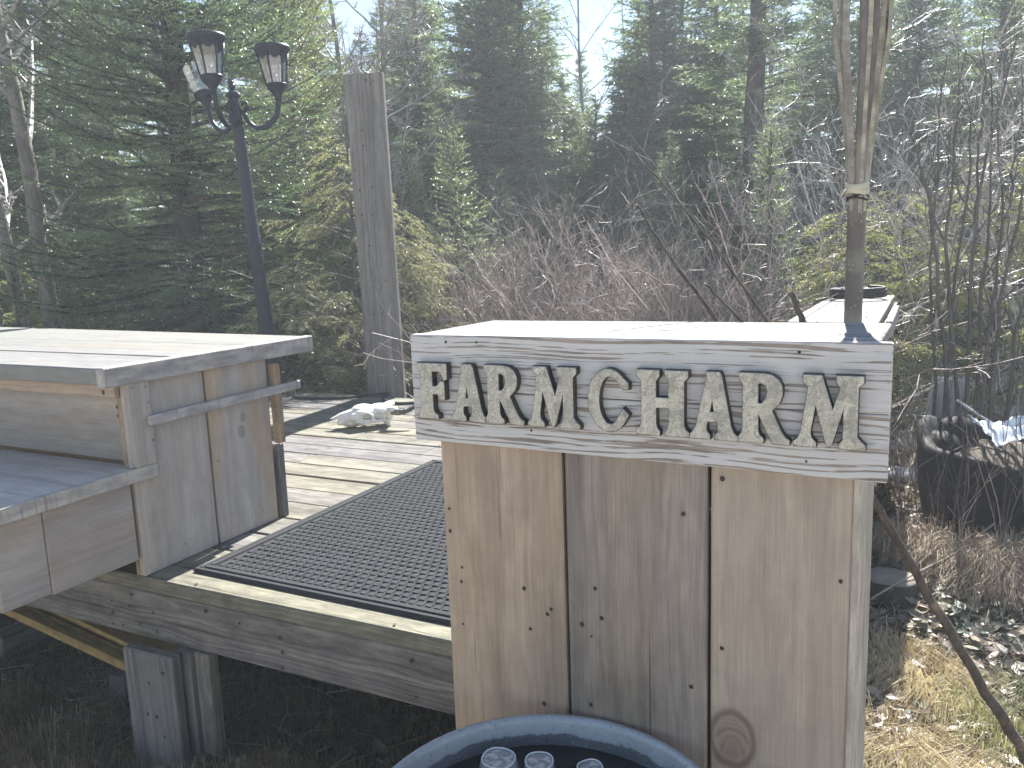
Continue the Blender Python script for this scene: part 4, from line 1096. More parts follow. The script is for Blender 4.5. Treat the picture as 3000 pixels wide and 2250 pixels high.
def conifer(seed, H, R, z0=.15, step=.22, nb=7, sub=.10, ter=.085, slen=.11, low=-.25, top=.75, power=.75, sidelen=.42, thin=1.0, spread=.9, tip_up=.10):
    """returns limb paths and shoot segments of a spruce or fir"""
    r = random.Random(seed)
    limbs, S0, S1, TT = [], [], [], []
    trunk = np.array([(r.gauss(0, .012) * H * .3 * (i / 8), r.gauss(0, .012) * H * .3 * (i / 8), H * i / 8) for i in range(9)])
    limbs.append((trunk, np.linspace(.016 * H + .02, .006, 9)))
    z = z0
    while z < H - .12:
        f = z / H
        Lz = R * (1 - f) ** power
        for b in range(nb if f < .9 else 5):
            if r.random() > thin: continue
            az = r.uniform(0, 2 * PI); L = Lz * r.uniform(.72, 1.12) + .08
            zz = z + r.uniform(-.5, .5) * step
            pitch = low + (top - low) * f ** 1.3 + r.gauss(0, .09)
            ca, sa = math.cos(az), math.sin(az)
            def pt(s):
                x = L * s * math.cos(pitch); h = L * s * math.sin(pitch) - .16 * L * s * s + tip_up * L * max(0, s - .45) ** 2 * 3.2
                return np.array((ca * x, sa * x, zz + h))
            if zz < .05: continue
            npt = 6
            path = np.array([pt(i / (npt - 1)) for i in range(npt)])
            tint_b = r.uniform(-.08, .12)
            limbs.append((path, np.linspace(.011 * L + .003, .002, npt)))
            nst = max(3, int(L / sub))
            for i in range(nst):
                s = (.18 + .82 * (i + r.random() * .6) / nst)
                if s > 1: continue
                p = pt(s); d = pt(min(1, s + .05)) - pt(s - .05); d /= np.linalg.norm(d)
                side = np.array((-sa, ca, 0.0))
                for sg in (-1, 1):
                    l = (sidelen * L * (1 - s) ** .8 + .10) * r.uniform(.7, 1.15)
                    q = d * math.cos(spread) + side * sg * math.sin(spread) + np.array((0, 0, r.gauss(-.08, .10)))
                    q /= np.linalg.norm(q)
                    ns = max(1, int(round(l / slen)))
                    for j in range(ns):
                        a = p + q * (l * j / ns); e = p + q * (l * (j + 1) / ns)
                        a[2] -= .10 * l * (j / ns) ** 2; e[2] -= .10 * l * ((j + 1) / ns) ** 2
                        S0.append(a); S1.append(e); TT.append(tint_b + (.42 if j == ns - 1 else .12) * r.uniform(.5, 1.2))
                    if ter and l > .2:
                        w = np.cross(q, (0, 0, 1.0)); w /= np.linalg.norm(w)
                        for j in range(int(l / ter)):
                            if j < 1: continue
                            a = p + q * (ter * j); a[2] -= .10 * l * (ter * j / l) ** 2
                            for sg2 in (-1, 1):
                                g = q * .65 + w * sg2 * .75 + np.array((0, 0, r.gauss(.02, .12)))
                                g /= np.linalg.norm(g)
                                S0.append(a); S1.append(a + g * slen * r.uniform(.55, 1.0) * (1 - .35 * ter * j / l)); TT.append(tint_b + .35 * r.uniform(.3, 1.2))
                # main axis
                S0.append(p - d * slen * .5); S1.append(p + d * slen * .5); TT.append(tint_b + (.4 if s > .85 else .1))
        z += step * (1 - .35 * f)
    # leader shoots
    for _ in range(5):
        a = trunk[-1] - np.array((0, 0, .12 * _ / 2)); S0.append(a); S1.append(a + np.array((r.gauss(0, .03), r.gauss(0, .03), .22))); TT.append(.5)
    return limbs, np.array(S0), np.array(S1), np.clip(np.array(TT), 0, 1)

M_TRUNK = bark('grey brown trunk bark', (.07, .06, .052), (.15, .13, .115), 10)
M_TRUNKP = bark('pale hardwood bark', (.13, .115, .10), (.26, .24, .215), 12)
F_SPRUCE = foliage('blue green spruce needles', (.036, .088, .058), (.25, .36, .16), .50, .3)
F_DARK = foliage('dark forest spruce needles', (.055, .100, .070), (.26, .33, .19), .55, .25)
F_FIR = foliage('young fir needles', (.07, .12, .075), (.33, .39, .23), .55, .3)
F_PINE = foliage('sunlit yellow green pine needles', (.10, .14, .06), (.40, .45, .21), .58, .3)
F_CEDAR = foliage('winter bronzed cedar sprays', (.085, .108, .062), (.39, .395, .27), .52, .2)
F_CEDAR2 = foliage('yellow green cedar sprays', (.11, .135, .05), (.38, .40, .17), .52, .2)

def tree_mesh(limbs, S0, S1, T, per, ln, w, sides=5, ang=.9, flat=0, seed=0):
    V, F = tubes_np(limbs, sides)
    tm = np_mesh('trunk', V, F, True)
    V, F, tt = needles(S0, S1, per, ln, w, ang, T, flat, seed)
    return tm, np_mesh('crown', V, F, False, tt)

def plant(name, tm, cm, mt, mc, loc, rz, scale, label, cat='tree', group=None):
    x, y = loc[0], loc[1]
    z = float(ground_h(np.array(x), np.array(y))) - .02
    t = thing(name, (x, y, z), label, cat, group, rz)
    t.scale = scale if isinstance(scale, tuple) else (scale,) * 3
    if tm: link('trunk', tm, None, t); 
    if cm: link('crown', cm, None, t)
    return t

def setmat(me, m): me.materials.clear(); me.materials.append(m); return me

# the big spruce on the left
lm, s0, s1, tt = conifer(5, 9.2, 1.9, .18, .155, 10, .15, .125, .145, low=-.05, top=.95, power=.62, sidelen=.40, tip_up=.26, spread=.8)
rad_ = np.hypot(s0[:, 0], s0[:, 1]); keep = (s0[:, 2] < 6.0) & (rad_ > .10 * 1.95 * (1 - s0[:, 2] / 9.2) ** .62)
tm, cm = tree_mesh(lm, s0[keep], s1[keep], tt[keep], 13, .024, .0085, seed=1, ang=.85)
setmat(tm, bark('dark spruce bark', (.030, .026, .022), (.065, .056, .048), 10)); setmat(cm, F_SPRUCE)
plant('spruce_tree', tm, cm, None, None, bearing(50.3, 8.6), 0.4, 1.0, 'large dense blue green spruce rising behind the lamp post')
print('big spruce shoots', keep.sum())

# lighter long needled pine to its right
lm, s0, s1, tt = conifer(15, 7.0, 1.5, .3, .22, 8, .13, .11, .15, low=.15, top=.95, power=.65, sidelen=.42, tip_up=.22)
keep = s0[:, 2] < 5.4
tm, cm = tree_mesh(lm, s0[keep], s1[keep], tt[keep], 9, .045, .010, seed=15, ang=.75)
setmat(tm, M_TRUNK); setmat(cm, F_PINE)
plant('pine_tree', tm, cm, None, None, bearing(43.6, 9.8), 1.0, 1.0, 'bright yellow green sunlit pine between the big spruce and the grey post')
# young firs with upright leaders
lm, s0, s1, tt = conifer(8, 3.2, .95, .2, .20, 6, .10, .08, .10, low=.12, top=1.05, power=.8, sidelen=.38, tip_up=.25)
ftm, fcm = tree_mesh(lm, s0, s1, tt, 11, .026, .009, seed=2); setmat(ftm, M_TRUNK); setmat(fcm, F_FIR)
lm, s0, s1, tt = conifer(9, 3.0, .55, .2, .22, 5, .10, .08, .10, low=.35, top=1.15, power=.7, sidelen=.36, tip_up=.3)
gtm, gcm = tree_mesh(lm, s0, s1, tt, 11, .026, .009, seed=3); setmat(gtm, M_TRUNK); setmat(gcm, F_FIR)
for m_, b, d, sc, rz, lab in ((1, 32.3, 8.7, .98, .3, 'young fir with several upright leaders among the brush right of the grey post'),
                              (1, 35.6, 9.2, .95, 1.9, 'young fir tucked close beside the grey plank post'),
                              (2, 10.6, 7.2, .92, .8, 'narrow young fir in front of the thick dark trunk'),
                              (1, 29.4, 10.5, .9, 4.0, 'young fir at the foot of the tall dark spruce'),
                              (1, 60.6, 8.2, .60, 2.0, 'small yellowish fir at the foot of the bare hardwoods'),
                              (2, 24.5, 10.8, .85, 3.0, 'slim young fir under the open sky gap'),
                              (1, 17.2, 10.3, .95, 5.0, 'young fir half hidden behind the red brown brush')):
    plant('young_fir', ftm if m_ == 1 else gtm, fcm if m_ == 1 else gcm, None, None, bearing(b, d), rz, sc, lab, 'tree', 'young firs along the clearing')

# cedars: long arching boughs with hanging flat sprays
def cedar(seed, H, R, nb=60, droop=.35, dense=1.0):
    r = random.Random(seed)
    limbs, S0, S1, TT = [], [], [], []
    limbs.append((np.array([(0, 0, H * i / 6) for i in range(7)]), np.linspace(.05, .006, 7)))
    for b in range(nb):
        z = H * (b + .5) / nb * .97 + .04
        az = r.uniform(0, 2 * PI); L = R * (1 - (z / H) ** 1.5) * r.uniform(.6, 1.25) + .15
        pitch = r.gauss(.42, .14); ca, sa = math.cos(az), math.sin(az)
        def pt(s): 
            x = L * s
            return np.array((ca * x, sa * x, max(.04, z + L * s * math.sin(pitch) - droop * L * s * s)))
        path = np.array([pt(i / 5) for i in range(6)])
        limbs.append((path, np.linspace(.008 + .006 * L, .0015, 6)))
        tb_ = r.uniform(-.15, .25)
        n_ = int(L / .045 * dense)
        for i in range(n_):
            s = .2 + .8 * (i + r.random()) / n_
            p = pt(min(1, s)); d = pt(min(1, s)) - pt(s - .08); d /= np.linalg.norm(d)
            side = np.array((-sa, ca, 0)) * r.choice((-1, 1))
            l = (.30 * (1 - s) + .11) * r.uniform(.6, 1.25)
            g = d * .75 + side * r.uniform(.2, .9) + np.array((0, 0, r.gauss(-.42, .22))); g /= np.linalg.norm(g)
            m = max(2, int(l / .05))
            for j in range(m):
                a = p + g * l * j / m; e = p + g * l * (j + 1) / m
                a[2] -= .25 * l * (j / m) ** 2; e[2] -= .25 * l * ((j + 1) / m) ** 2
                S0.append(a); S1.append(e); TT.append(.25 + tb_ + .55 * r.random() * (j + 1) / m)
                w = np.cross(g, (0, 0, 1.0)); w /= np.linalg.norm(w) + 1e-6
                for sg in (-1, 1):
                    h = g * .8 + w * sg * .6 + np.array((0, 0, r.gauss(-.15, .1)))
                    S0.append(a); S1.append(a + h * .05 * r.uniform(.6, 1.2)); TT.append(.3 + tb_ + .5 * r.random())
    return limbs, np.array(S0), np.array(S1), np.clip(np.array(TT), 0, 1)
lm, s0, s1, tt = cedar(3, 2.9, 1.25, 78)
ctm, ccm = tree_mesh(lm, s0, s1, tt, 7, .022, .0065, seed=5, ang=.55, flat=.5); setmat(ctm, M_TRUNK); setmat(ccm, F_CEDAR)
print('cedar shoots', len(s0))
plant('cedar_tree', ctm, ccm, None, None, bearing(39.6, 7.5), 0, 1.0, 'bronze tipped cedar with drooping sprays between lamp and post')
plant('cedar_tree', ctm, ccm, None, None, bearing(43.8, 7.1), 2.2, (.78, .78, .62), 'lower bronzed cedar bush just right of the lamp foot')
plant('cedar_tree', ctm, ccm, None, None, bearing(36.0, 7.4), 4.1, (.62, .62, .75), 'small bronzed cedar behind the foot of the grey post')
c2 = ccm.copy(); setmat(c2, F_CEDAR2)
for b, d, sc, rz, lab in ((5.6, 7.6, (.95, .95, .72), 1.0, 'yellow green cedar behind the bamboo torch'), (-2.8, 8.4, (1.1, 1.1, .88), 3.3, 'yellow green cedar behind the bare dark shrub'), (2.4, 9.0, (1.1, 1.1, .8), 5.2, 'yellow green cedar between torch and bare shrub, farther back'),
                          (61.5, 9.6, (.8, .8, .7), 1.5, 'yellow green cedar low beside the bare hardwoods')):
    plant('cedar_tree', ctm, c2, None, None, bearing(b, d), rz, sc, lab, 'tree', 'yellow green cedars')

# forest spruces
protos = []
for sd_, H, R, pw, th in ((21, 8.0, 1.9, .85, 1.0), (22, 9.5, 1.7, .8, .82), (23, 7.0, 1.5, .9, .95)):
    lm, s0, s1, tt = conifer(sd_, H, R, .3, .23, 8, .14, .16, .16, low=-.3, top=.7, power=pw, sidelen=.5, thin=th)
    tm, cm = tree_mesh(lm, s0, s1, tt, 8, .060, .024, seed=sd_, sides=5); setmat(tm, M_TRUNK); setmat(cm, F_DARK)
    protos.append((tm, cm, H)); print('proto', len(s0))
# open crowned spruce with a thick visible trunk
lm, s0, s1, tt = conifer(31, 9.6, 1.9, 1.6, .30, 5, .15, .14, .15, low=-.15, top=.6, power=.55, sidelen=.55, thin=.8)
lm[0] = (lm[0][0], np.linspace(.21, .06, 9))
otm, ocm = tree_mesh(lm, s0, s1, tt, 9, .050, .020, seed=31, sides=8); setmat(otm, M_TRUNK); setmat(ocm, F_DARK)
plant('spruce_tree', otm, ocm, None, None, bearing(11.6, 12.0), 2.0, (1, 1, .74), 'open crowned dark spruce with a thick visible trunk')
plant('spruce_tree', protos[0][0], protos[0][1], None, None, bearing(29.9, 13.0), 0, (1.15, 1.15, .92), 'tall dark spruce standing left of the blue sky gap')
plant('spruce_tree', protos[1][0], protos[1][1], None, None, bearing(57.0, 13.5), 1, 1.0, 'dark spruce behind the bare hardwood trunks')
plant('spruce_tree', otm, ocm, None, None, bearing(54.6, 12.5), 4.0, .95, 'open dark spruce between the hardwoods and the big spruce')
plant('spruce_tree', protos[2][0], protos[2][1], None, None, bearing(23.2, 20.5), 1, (.85, .85, .93), 'small spire shaped spruce under the sky gap')
fr = random.Random(3)
BK = []
for b in np.arange(-16, 72, 2.6):
    gap = 17.8 < b < 27.5
    d = fr.uniform(15, 24)
    BK.append((b + fr.uniform(-.8, .8), d, fr.uniform(.60, .70) * (d / 20) if gap else fr.uniform(.8, 1.15) * (d / 19)))
for b, d, s in ((16.5, 14, .85), (14.2, 15.5, .95), (6.5, 13.5, .85), (2.0, 14, .85), (-2.5, 13, .8), (-7, 12, .8), (34.5, 14.5, .9), (37.0, 16, .8), (41.5, 13.5, .85), (44.0, 14.5, .9), (61, 15.5, .85), (64.5, 14, .9),
                (10.0, 11.5, .34), (13.0, 12.0, .36), (16.0, 11.8, .35), (18.5, 12.5, .36), (21.5, 12.2, .36), (24.0, 12.8, .38), (26.5, 12.2, .38), (30.5, 11.5, .38), (33.5, 12.0, .4), (37.5, 11.5, .38), (40.5, 12, .4), (5.5, 12, .36), (1.5, 11.5, .36), (-2.5, 11.5, .36),
                (21.0, 15.5, .58), (25.5, 15.0, .62), (19.0, 13.0, .56), (27.8, 14.5, .86), (23.4, 14.0, .50), (22.3, 13.0, .52), (24.5, 13.2, .56), (20.3, 13.4, .58), (19.2, 14.5, .76), (18.4, 13.2, .85), (27.3, 12.8, .92), (26.0, 14.2, .72), (17.6, 13.5, .74)):
    BK.append((b, d, s))
for i, (b, d, s) in enumerate(BK):
    tm, cm, H = protos[fr.choice((0, 1, 2))]
    s *= 8.0 / H
    w = fr.uniform(1.05, 1.4)
    sec = ('left of the big spruce, behind the pale hardwoods' if b > 55 else 'behind the big spruce and the lamp' if b > 45 else 'behind the grey plank post' if b > 35 else 'round the tall dark spruce in the middle' if b > 28 else
           'under the open sky gap' if b > 17.6 else 'behind the thick trunked open spruce' if b > 8 else 'behind the bamboo torch' if b > 3 else 'behind the grey tangle on the right')
    if not (17.8 < b < 28): s = min(s, (1.9 + .34 * d) / H)
    if d < 13.5 and s * H > 3.5 and 8 < b < 18: d += 2.5
    plant('forest_spruce', tm, cm, None, None, bearing(b, d), fr.uniform(0, 6.28), (s * w, s * w, s), ('low dense' if s * H < 4.2 else 'tall dark') + ' spruce of the forest wall ' + sec, 'tree', 'forest wall spruces ' + sec)

# ------------------------------------------------------------------ bare wood: recursive twigs
def twigs(seed, n_stems, H, spread, r0, levels=2, kids=7, curl=.25, base_r=.1, lean=(0, 0), up=.6, kid_len=.45, pts=7, min_r=.0012, kid_ang=.7, stem_var=.35, curl0=None):
    r = np.random.default_rng(seed)
    out = []
    def grow(p, d, L, rad, lev):
        n_ = pts if lev == 0 else max(4, pts - 2 * lev)
        P_ = [p]; dd = d.copy()
        stepl = L / (n_ - 1)
        for i in range(n_ - 1):
            dd = dd + r.normal(size=3) * (curl if (lev or curl0 is None) else curl0) * .5 + np.array((0, 0, (up - dd[2]) * .12 if lev == 0 else .04))
            dd /= np.linalg.norm(dd)
            P_.append(P_[-1] + dd * stepl)
        P_ = np.array(P_); P_[:, 2] = np.maximum(P_[:, 2], .01)
        R_ = np.linspace(rad, max(min_r, rad * .3), n_)
        out.append((P_, R_))
        if lev < levels:
            kn = kids if lev == 0 else max(2, int(kids * .6))
            for j in range(kn):
                t = r.uniform(.28, .98); i = min(n_ - 2, int(t * (n_ - 1)))
                q = P_[i] + (P_[i + 1] - P_[i]) * (t * (n_ - 1) - i)
                ax = P_[i + 1] - P_[i]; ax /= np.linalg.norm(ax)
                v = r.normal(size=3); v -= ax * v.dot(ax); v /= np.linalg.norm(v)
                g = ax * math.cos(kid_ang) + v * math.sin(kid_ang) * r.uniform(.6, 1.2)
                g /= np.linalg.norm(g)
                grow(q, g, L * kid_len * r.uniform(.5, 1.2) * (1.15 - t * .5), max(min_r, R_[i] * .6), lev + 1)
    for s in range(n_stems):
        a = r.uniform(0, 2 * PI); q = r.uniform(0, 1) ** .5 * base_r
        t = abs(r.normal()) * spread
        d = np.array((math.cos(a) * math.sin(t) + lean[0], math.sin(a) * math.sin(t) + lean[1], math.cos(t)))
        d /= np.linalg.norm(d)
        grow(np.array((math.cos(a) * q, math.sin(a) * q, 0.0)), d, H * r.uniform(1 - stem_var, 1 + stem_var * .4), r0 * r.uniform(.6, 1.15), 0)
    return out

def twig_mesh(paths, name, sides=3, mat=None, tints=True):
    V, F = tubes_np(paths, sides)
    r = np.random.default_rng(len(F))
    me = np_mesh(name, V, F, True, np.repeat(r.uniform(0, 1, len(F) // sides + 1), sides)[:len(F)])
    return setmat(me, mat)
M_RED = tintmat('red brown twigs', (.16, .115, .10), (.52, .43, .38), .55, spec=.45)
M_GRY = tintmat('grey bare twigs', (.19, .178, .165), (.54, .515, .49), .45, spec=.5)
M_DRK = tintmat('dark shrub stems', (.055, .047, .043), (.12, .105, .095), .5, spec=.45)
M_TANW = tintmat('dead tan stems', (.22, .165, .115), (.50, .41, .30), .7)

# red brown thicket behind the podium
red = [twig_mesh(twigs(40 + i, 20, 1.9, .36, .0075, 2, 6, .30, .40, kid_len=.38, min_r=.0021), 'stems', 3, M_RED) for i in range(4)]
gry = [twig_mesh(twigs(60 + i, 11, 2.1, .55, .0085, 2, 7, .42, .4, kid_len=.48, min_r=.0022), 'stems', 3, M_GRY) for i in range(3)]
print('shrub tris', sum(len(m.polygons) for m in red + gry) * 2)
r5 = random.Random(8)
for i in range(34):
    b = 11.5 + 22.5 * (i + r5.random() * .8) / 34; d = r5.uniform(5.6, 8.2) if b < 24 else r5.uniform(7.2, 9.0)
    s = r5.uniform(.75, 1.08)
    plant('bare_shrub', red[i % 4], None, None, None, bearing(b, d), r5.uniform(0, 6.28), (s * 1.05, s * 1.05, s), 'red brown bare shrub in the thicket behind the podium', 'shrub', 'red brown thicket shrubs')
for i in range(13):
    b = 10.5 + 25 * (i + r5.random()) / 13; d = r5.uniform(6.6, 9.8) if b < 24 else r5.uniform(7.6, 9.8); s = r5.uniform(.75, 1.15)
    plant('tangled_shrub', gry[i % 3], None, None, None, bearing(b, d), r5.uniform(0, 6.28), s, 'grey tangled bare shrub arching over the thicket', 'shrub', 'grey tangled shrubs of the thicket')
for i, (b, d, s, wh) in enumerate(((58.2, 7.6, .62, 'at the foot of the thick pale hardwood'), (55.6, 7.7, .6, 'between pale hardwood and big spruce'), (60.0, 8.2, .7, 'at the far left edge'), (53.5, 8.0, .5, 'under the boughs of the big spruce'))):
    plant('bare_shrub', red[(i + 1) % 4], None, None, None, bearing(b, d), r5.uniform(0, 6.28), s, 'low reddish bare shrub ' + wh, 'shrub', 'low reddish shrubs on the left')

# grey tangle on the right
tng = [twig_mesh(twigs(80 + i, 13, 3.6, .38, .013, 3, 7, .36, .5, kid_len=.42, min_r=.0020), 'stems', 3, M_GRY) for i in range(2)]
print('tangle', [len(m.polygons) * 2 for m in tng])
for i, (b, d, s, rz, wh) in enumerate(((2.6, 8.6, 1.0, 0, 'just right of the bamboo torch'), (-.8, 8.0, 1.05, 1.4, 'above the dark many stemmed shrub'), (-4.0, 8.6, 1.1, 2.9, 'at the far right edge'), (5.0, 9.4, .8, 4.4, 'directly behind the bamboo torch'), (-6.8, 7.8, 1.0, 5.0, 'beyond the right edge of the clearing'))):
    plant('bare_tree', tng[i % 2], None, None, None, bearing(b, d), rz, (s, s, s), 'dense grey tangle of bare branches ' + wh, 'tree', 'grey bare tangles on the right')

# dark many stemmed shrub beside the planter
def guided(seed, specs):
    r = np.random.default_rng(seed); out = []
    for pts, ra, rb2 in specs:
        p = smooth_path(pts, 14) + r.normal(size=(14, 3)) * .006
        out.append((p, np.linspace(ra, rb2, 14)))
    return out
sb = bearing(-1.2, 4.95)
loc = lambda x, y, z: (x - sb[0], y - sb[1], z - GZ)
sp_ = []
for pts in ([(.07, 4.95, GZ), (.055, 4.93, .7), (-.03, 4.90, 1.30), (-.068, 4.9, 1.648), (-.10, 4.9, 1.85), (-.15, 4.9, 1.98), (-.19, 4.9, 2.12)],
            [(.10, 4.95, GZ), (.09, 4.95, .7), (.03, 4.92, 1.25), (-.002, 4.9, 1.555), (.03, 4.9, 1.85), (.02, 4.92, 2.19), (.05, 4.9, 2.5)],
            [(-.002, 4.9, 1.555), (-.07, 4.9, 1.70), (-.13, 4.9, 1.90), (-.16, 4.9, 2.1)],
            [(-.068, 4.9, 1.648), (-.05, 4.9, 1.85), (-.06, 4.9, 2.2), (-.04, 4.9, 2.5)],
            [(.15, 4.98, GZ), (.14, 4.95, .8), (.13, 4.92, 1.3), (.135, 4.9, 1.64), (.165, 4.9, 1.93), (.22, 4.9, 2.3), (.265, 4.9, 2.56)],
            [(.135, 4.9, 1.64), (.06, 4.9, 1.78), (.01, 4.9, 2.0), (-.03, 4.9, 2.12)], [(.135, 4.9, 1.64), (.13, 4.95, 1.95), (.14, 4.95, 2.25), (.12, 4.95, 2.6)],
            [(.23, 4.98, GZ), (.22, 4.95, .8), (.235, 4.95, 1.2), (.255, 4.9, 1.55), (.23, 4.9, 1.9), (.2, 4.9, 2.3)], [(.255, 4.9, 1.55), (.29, 4.9, 1.85), (.31, 4.95, 2.4)],
            [(.27, 5.0, GZ), (.27, 5.0, .9), (.30, 5.0, 1.4), (.36, 5.0, 1.9), (.40, 5.0, 2.4)], [(.05, 5.05, GZ), (.04, 5.0, .8), (.06, 5.0, 1.3), (.10, 5.0, 1.9), (.08, 5.0, 2.3)],
            [(.19, 5.05, GZ), (.19, 5.0, 1.0), (.20, 5.02, 1.7), (.17, 5.0, 2.4)], [(.0, 5.0, GZ), (-.02, 5.0, .8), (-.06, 5.0, 1.4), (-.05, 5.0, 2.0)],
            [(.33, 5.0, GZ), (.35, 5.0, .9), (.42, 5.0, 1.5), (.50, 5.0, 2.2)]):
    z0 = pts[0][2]
    sp_.append(([loc(*p) for p in pts], .0145 if z0 < 0 else .008, .0035))
sp2 = guided(4, sp_)
r7 = np.random.default_rng(12); extra = []
for p, rd in sp2:
    for _ in range(7):
        i = r7.integers(4, 13); d = np.array((r7.normal() * .5, r7.normal() * .3, 1.0)); d /= np.linalg.norm(d); L = r7.uniform(.12, .5)
        q = [p[i]]
        for _2 in range(4): d = d + r7.normal(size=3) * .12; q.append(q[-1] + d / np.linalg.norm(d) * L / 4)
        extra.append((np.array(q), np.linspace(rd[i] * .45, .0012, 5)))
ds = thing('dark_shrub', (sb[0] * 1.22, sb[1] * 1.22, 1.55 + (GZ - 1.55) * 1.22), 'tall bare shrub of many dark upright stems behind the black planter', 'shrub')
ds.scale = (1.22, 1.22, 1.22)
link('stems', twig_mesh(sp2 + extra, 'stems', 6, M_DRK), None, ds)
thin_ = [twig_mesh(twigs(120 + i, 6, 1.1, .16, .0042, 1, 4, .16, .16, kid_len=.3), 'stems', 3, M_DRK) for i in range(2)]
thinr = [twig_mesh(twigs(130 + i, 3, .85, .22, .0036, 1, 3, .2, .2, kid_len=.3), 'stems', 3, M_RED) for i in range(2)]
for i, (x, y, s, wh) in enumerate(((-.075, 4.55, 1.2, 'at the left side of the planter'), (.0, 4.22, .95, 'before the left corner of the planter'), (.10, 4.15, .9, 'before the planter, left of its middle'), (.22, 4.12, 1.0, 'before the middle of the planter'), (.33, 4.15, 1.1, 'before the planter beside the pale branch'), (.42, 4.3, 1.2, 'before the planter at the picture edge'), (-.12, 5.2, 1.2, 'beside the bleached table'), (.03, 5.5, 1.2, 'beside the upright pale sheet'), (.30, 5.6, 1.4, 'behind the planter'))):
    plant('thin_sapling', (thin_ if i % 2 else thinr)[i % 2 if i % 2 == 0 else 0], None, None, None, (x, y + .38), i * 1.3, s, 'cluster of thin bare stems rising ' + wh, 'sapling', 'thin bare stems round the planter')

# pale hardwoods on the left and behind the post
def hardwood(seed, H, r0, lean, kids=16, levels=3, curl=.10, kid_len=.26, kang=1.0):
    tr_ = twigs(seed, 1, H, .0, r0, levels, kids, curl, .01, lean=lean, up=1, kid_len=kid_len, pts=12, min_r=.0022, kid_ang=kang, stem_var=0, curl0=.05)
    return tr_
for i, (b, d, H, r0, ln, lab, sd_) in enumerate(((58.6, 9.0, 7.5, .115, (.0, .0), 'pale barked hardwood trunk at the far left, thicker of the pair', 7),
                                               (59.6, 9.1, 6.5, .08, (-.05, -.09), 'thin pale hardwood leaning behind the thicker one at far left', 14),
                                               (39.2, 11.0, 7.5, .075, (.0, .0), 'grey bare hardwood with pale lit twigs behind the plank post', 5),
                                               (37.2, 11.6, 7.0, .07, (.03, .0), 'grey bare hardwood just right of the plank post top', 17),
                                               (22.4, 14.0, 6.6, .04, (.0, .0), 'slender bare tree standing alone in the sky gap', 23),
                                               (20.2, 15.0, 6.0, .035, (.02, .0), 'slender bare tree at the right of the sky gap', 29),
                                               (42.2, 12.0, 7.5, .07, (-.02, .0), 'bare hardwood seen through the right edge of the big spruce', 31))):
    hw = hardwood(sd_, H, r0, ln, 20 if i < 2 else 26, 3 if i not in (4, 5) else 2)
    t = plant('hardwood_tree', None, None, None, None, bearing(b, d), 0, 1.0, lab, 'tree')
    link('trunk', twig_mesh(hw[:1], 'trunk', 10, M_TRUNKP), None, t)
    link('branches', twig_mesh(hw[1:], 'branches', 3, M_GRY), None, t)
    print('hw', len(hw))

# ------------------------------------------------------------------ ground cover
def blades(n, area, hmin, hmax, w, seed, droop=.9, clump=None, zoff=0, lay0=.25):
    """curved grass blades: 3 points, 2 quads each -> 4 triangles"""
    r = np.random.default_rng(seed)
    if clump is None:
        X = r.uniform(area[0], area[1], n); Y = r.uniform(area[2], area[3], n); a = r.uniform(0, 2 * PI, n)
    else:
        ci = r.integers(0, len(clump), n); c = np.array(clump)[ci]
        q = r.normal(size=(n, 2)) * c[:, 2:3] * .5
        X = c[:, 0] + q[:, 0]; Y = c[:, 1] + q[:, 1]; a = np.arctan2(q[:, 1], q[:, 0]) + r.normal(size=n) * .7
    Z = ground_h(X, Y) + zoff
    h = r.uniform(hmin, hmax, n); lay = r.uniform(lay0, 1.0, n) * droop
    dx, dy = np.cos(a), np.sin(a)
    p0 = np.stack([X, Y, Z - .005], -1)
    p1 = p0 + np.stack([dx * h * lay * .45, dy * h * lay * .45, h * (1 - lay * .6)], -1)
    p2 = p0 + np.stack([dx * h * lay * 1.05, dy * h * lay * 1.05, np.maximum(h * (1 - lay * 1.0), .006) * 1.0], -1) + np.stack([r.normal(size=n) * .01, r.normal(size=n) * .01, r.uniform(0, .01, n)], -1)
    s = np.stack([-dy, dx, np.zeros(n)], -1) * (w * r.uniform(.6, 1.3, n) / 2)[:, None]
    V = np.stack([p0 - s, p0 + s, p1 - s * .8, p1 + s * .8, p2 - s * .2, p2 + s * .2], 1).reshape(-1, 3)
    b = np.arange(n)[:, None] * 6
    F = np.concatenate([b + np.array([[0, 1, 3, 2]]), b + np.array([[2, 3, 5, 4]])], 1).reshape(-1, 4)
    return V, F, np.repeat(r.uniform(0, 1, n), 2)
def leaves(n, area, size, seed, lift=.012):
    """curled dead leaves: a six sided blade folded along its rib"""
    r = np.random.default_rng(seed)
    X = r.uniform(area[0], area[1], n); Y = r.uniform(area[2], area[3], n); Z = ground_h(X, Y) + r.uniform(.002, lift, n)
    a = r.uniform(0, 2 * PI, n); s = size * r.uniform(.5, 1.2, n); cu = r.uniform(-.1, .5, n)
    tx, ty = r.normal(size=n) * .35, r.normal(size=n) * .35
    shp = np.array([(-1, 0, 0), (-.35, -.5, 1), (.45, -.42, 1), (1.05, 0, .4), (.45, .42, 1), (-.35, .5, 1), (0, 0, -.15)])
    px = shp[:, 0][None] * s[:, None]; py = shp[:, 1][None] * s[:, None]; pz = shp[:, 2][None] * (s * cu * .5)[:, None]
    pz = pz + px * tx[:, None] + py * ty[:, None]
    V = np.stack([X[:, None] + px * np.cos(a)[:, None] - py * np.sin(a)[:, None], Y[:, None] + px * np.sin(a)[:, None] + py * np.cos(a)[:, None], Z[:, None] + np.maximum(pz, -.004)], -1).reshape(-1, 3)
    b = np.arange(n)[:, None] * 7
    F = np.concatenate([b + np.array([[6, i, (i + 1) % 6]]) for i in range(6)], 1).reshape(-1, 3)
    return V, F, np.repeat(r.uniform(0, 1, n), 6)
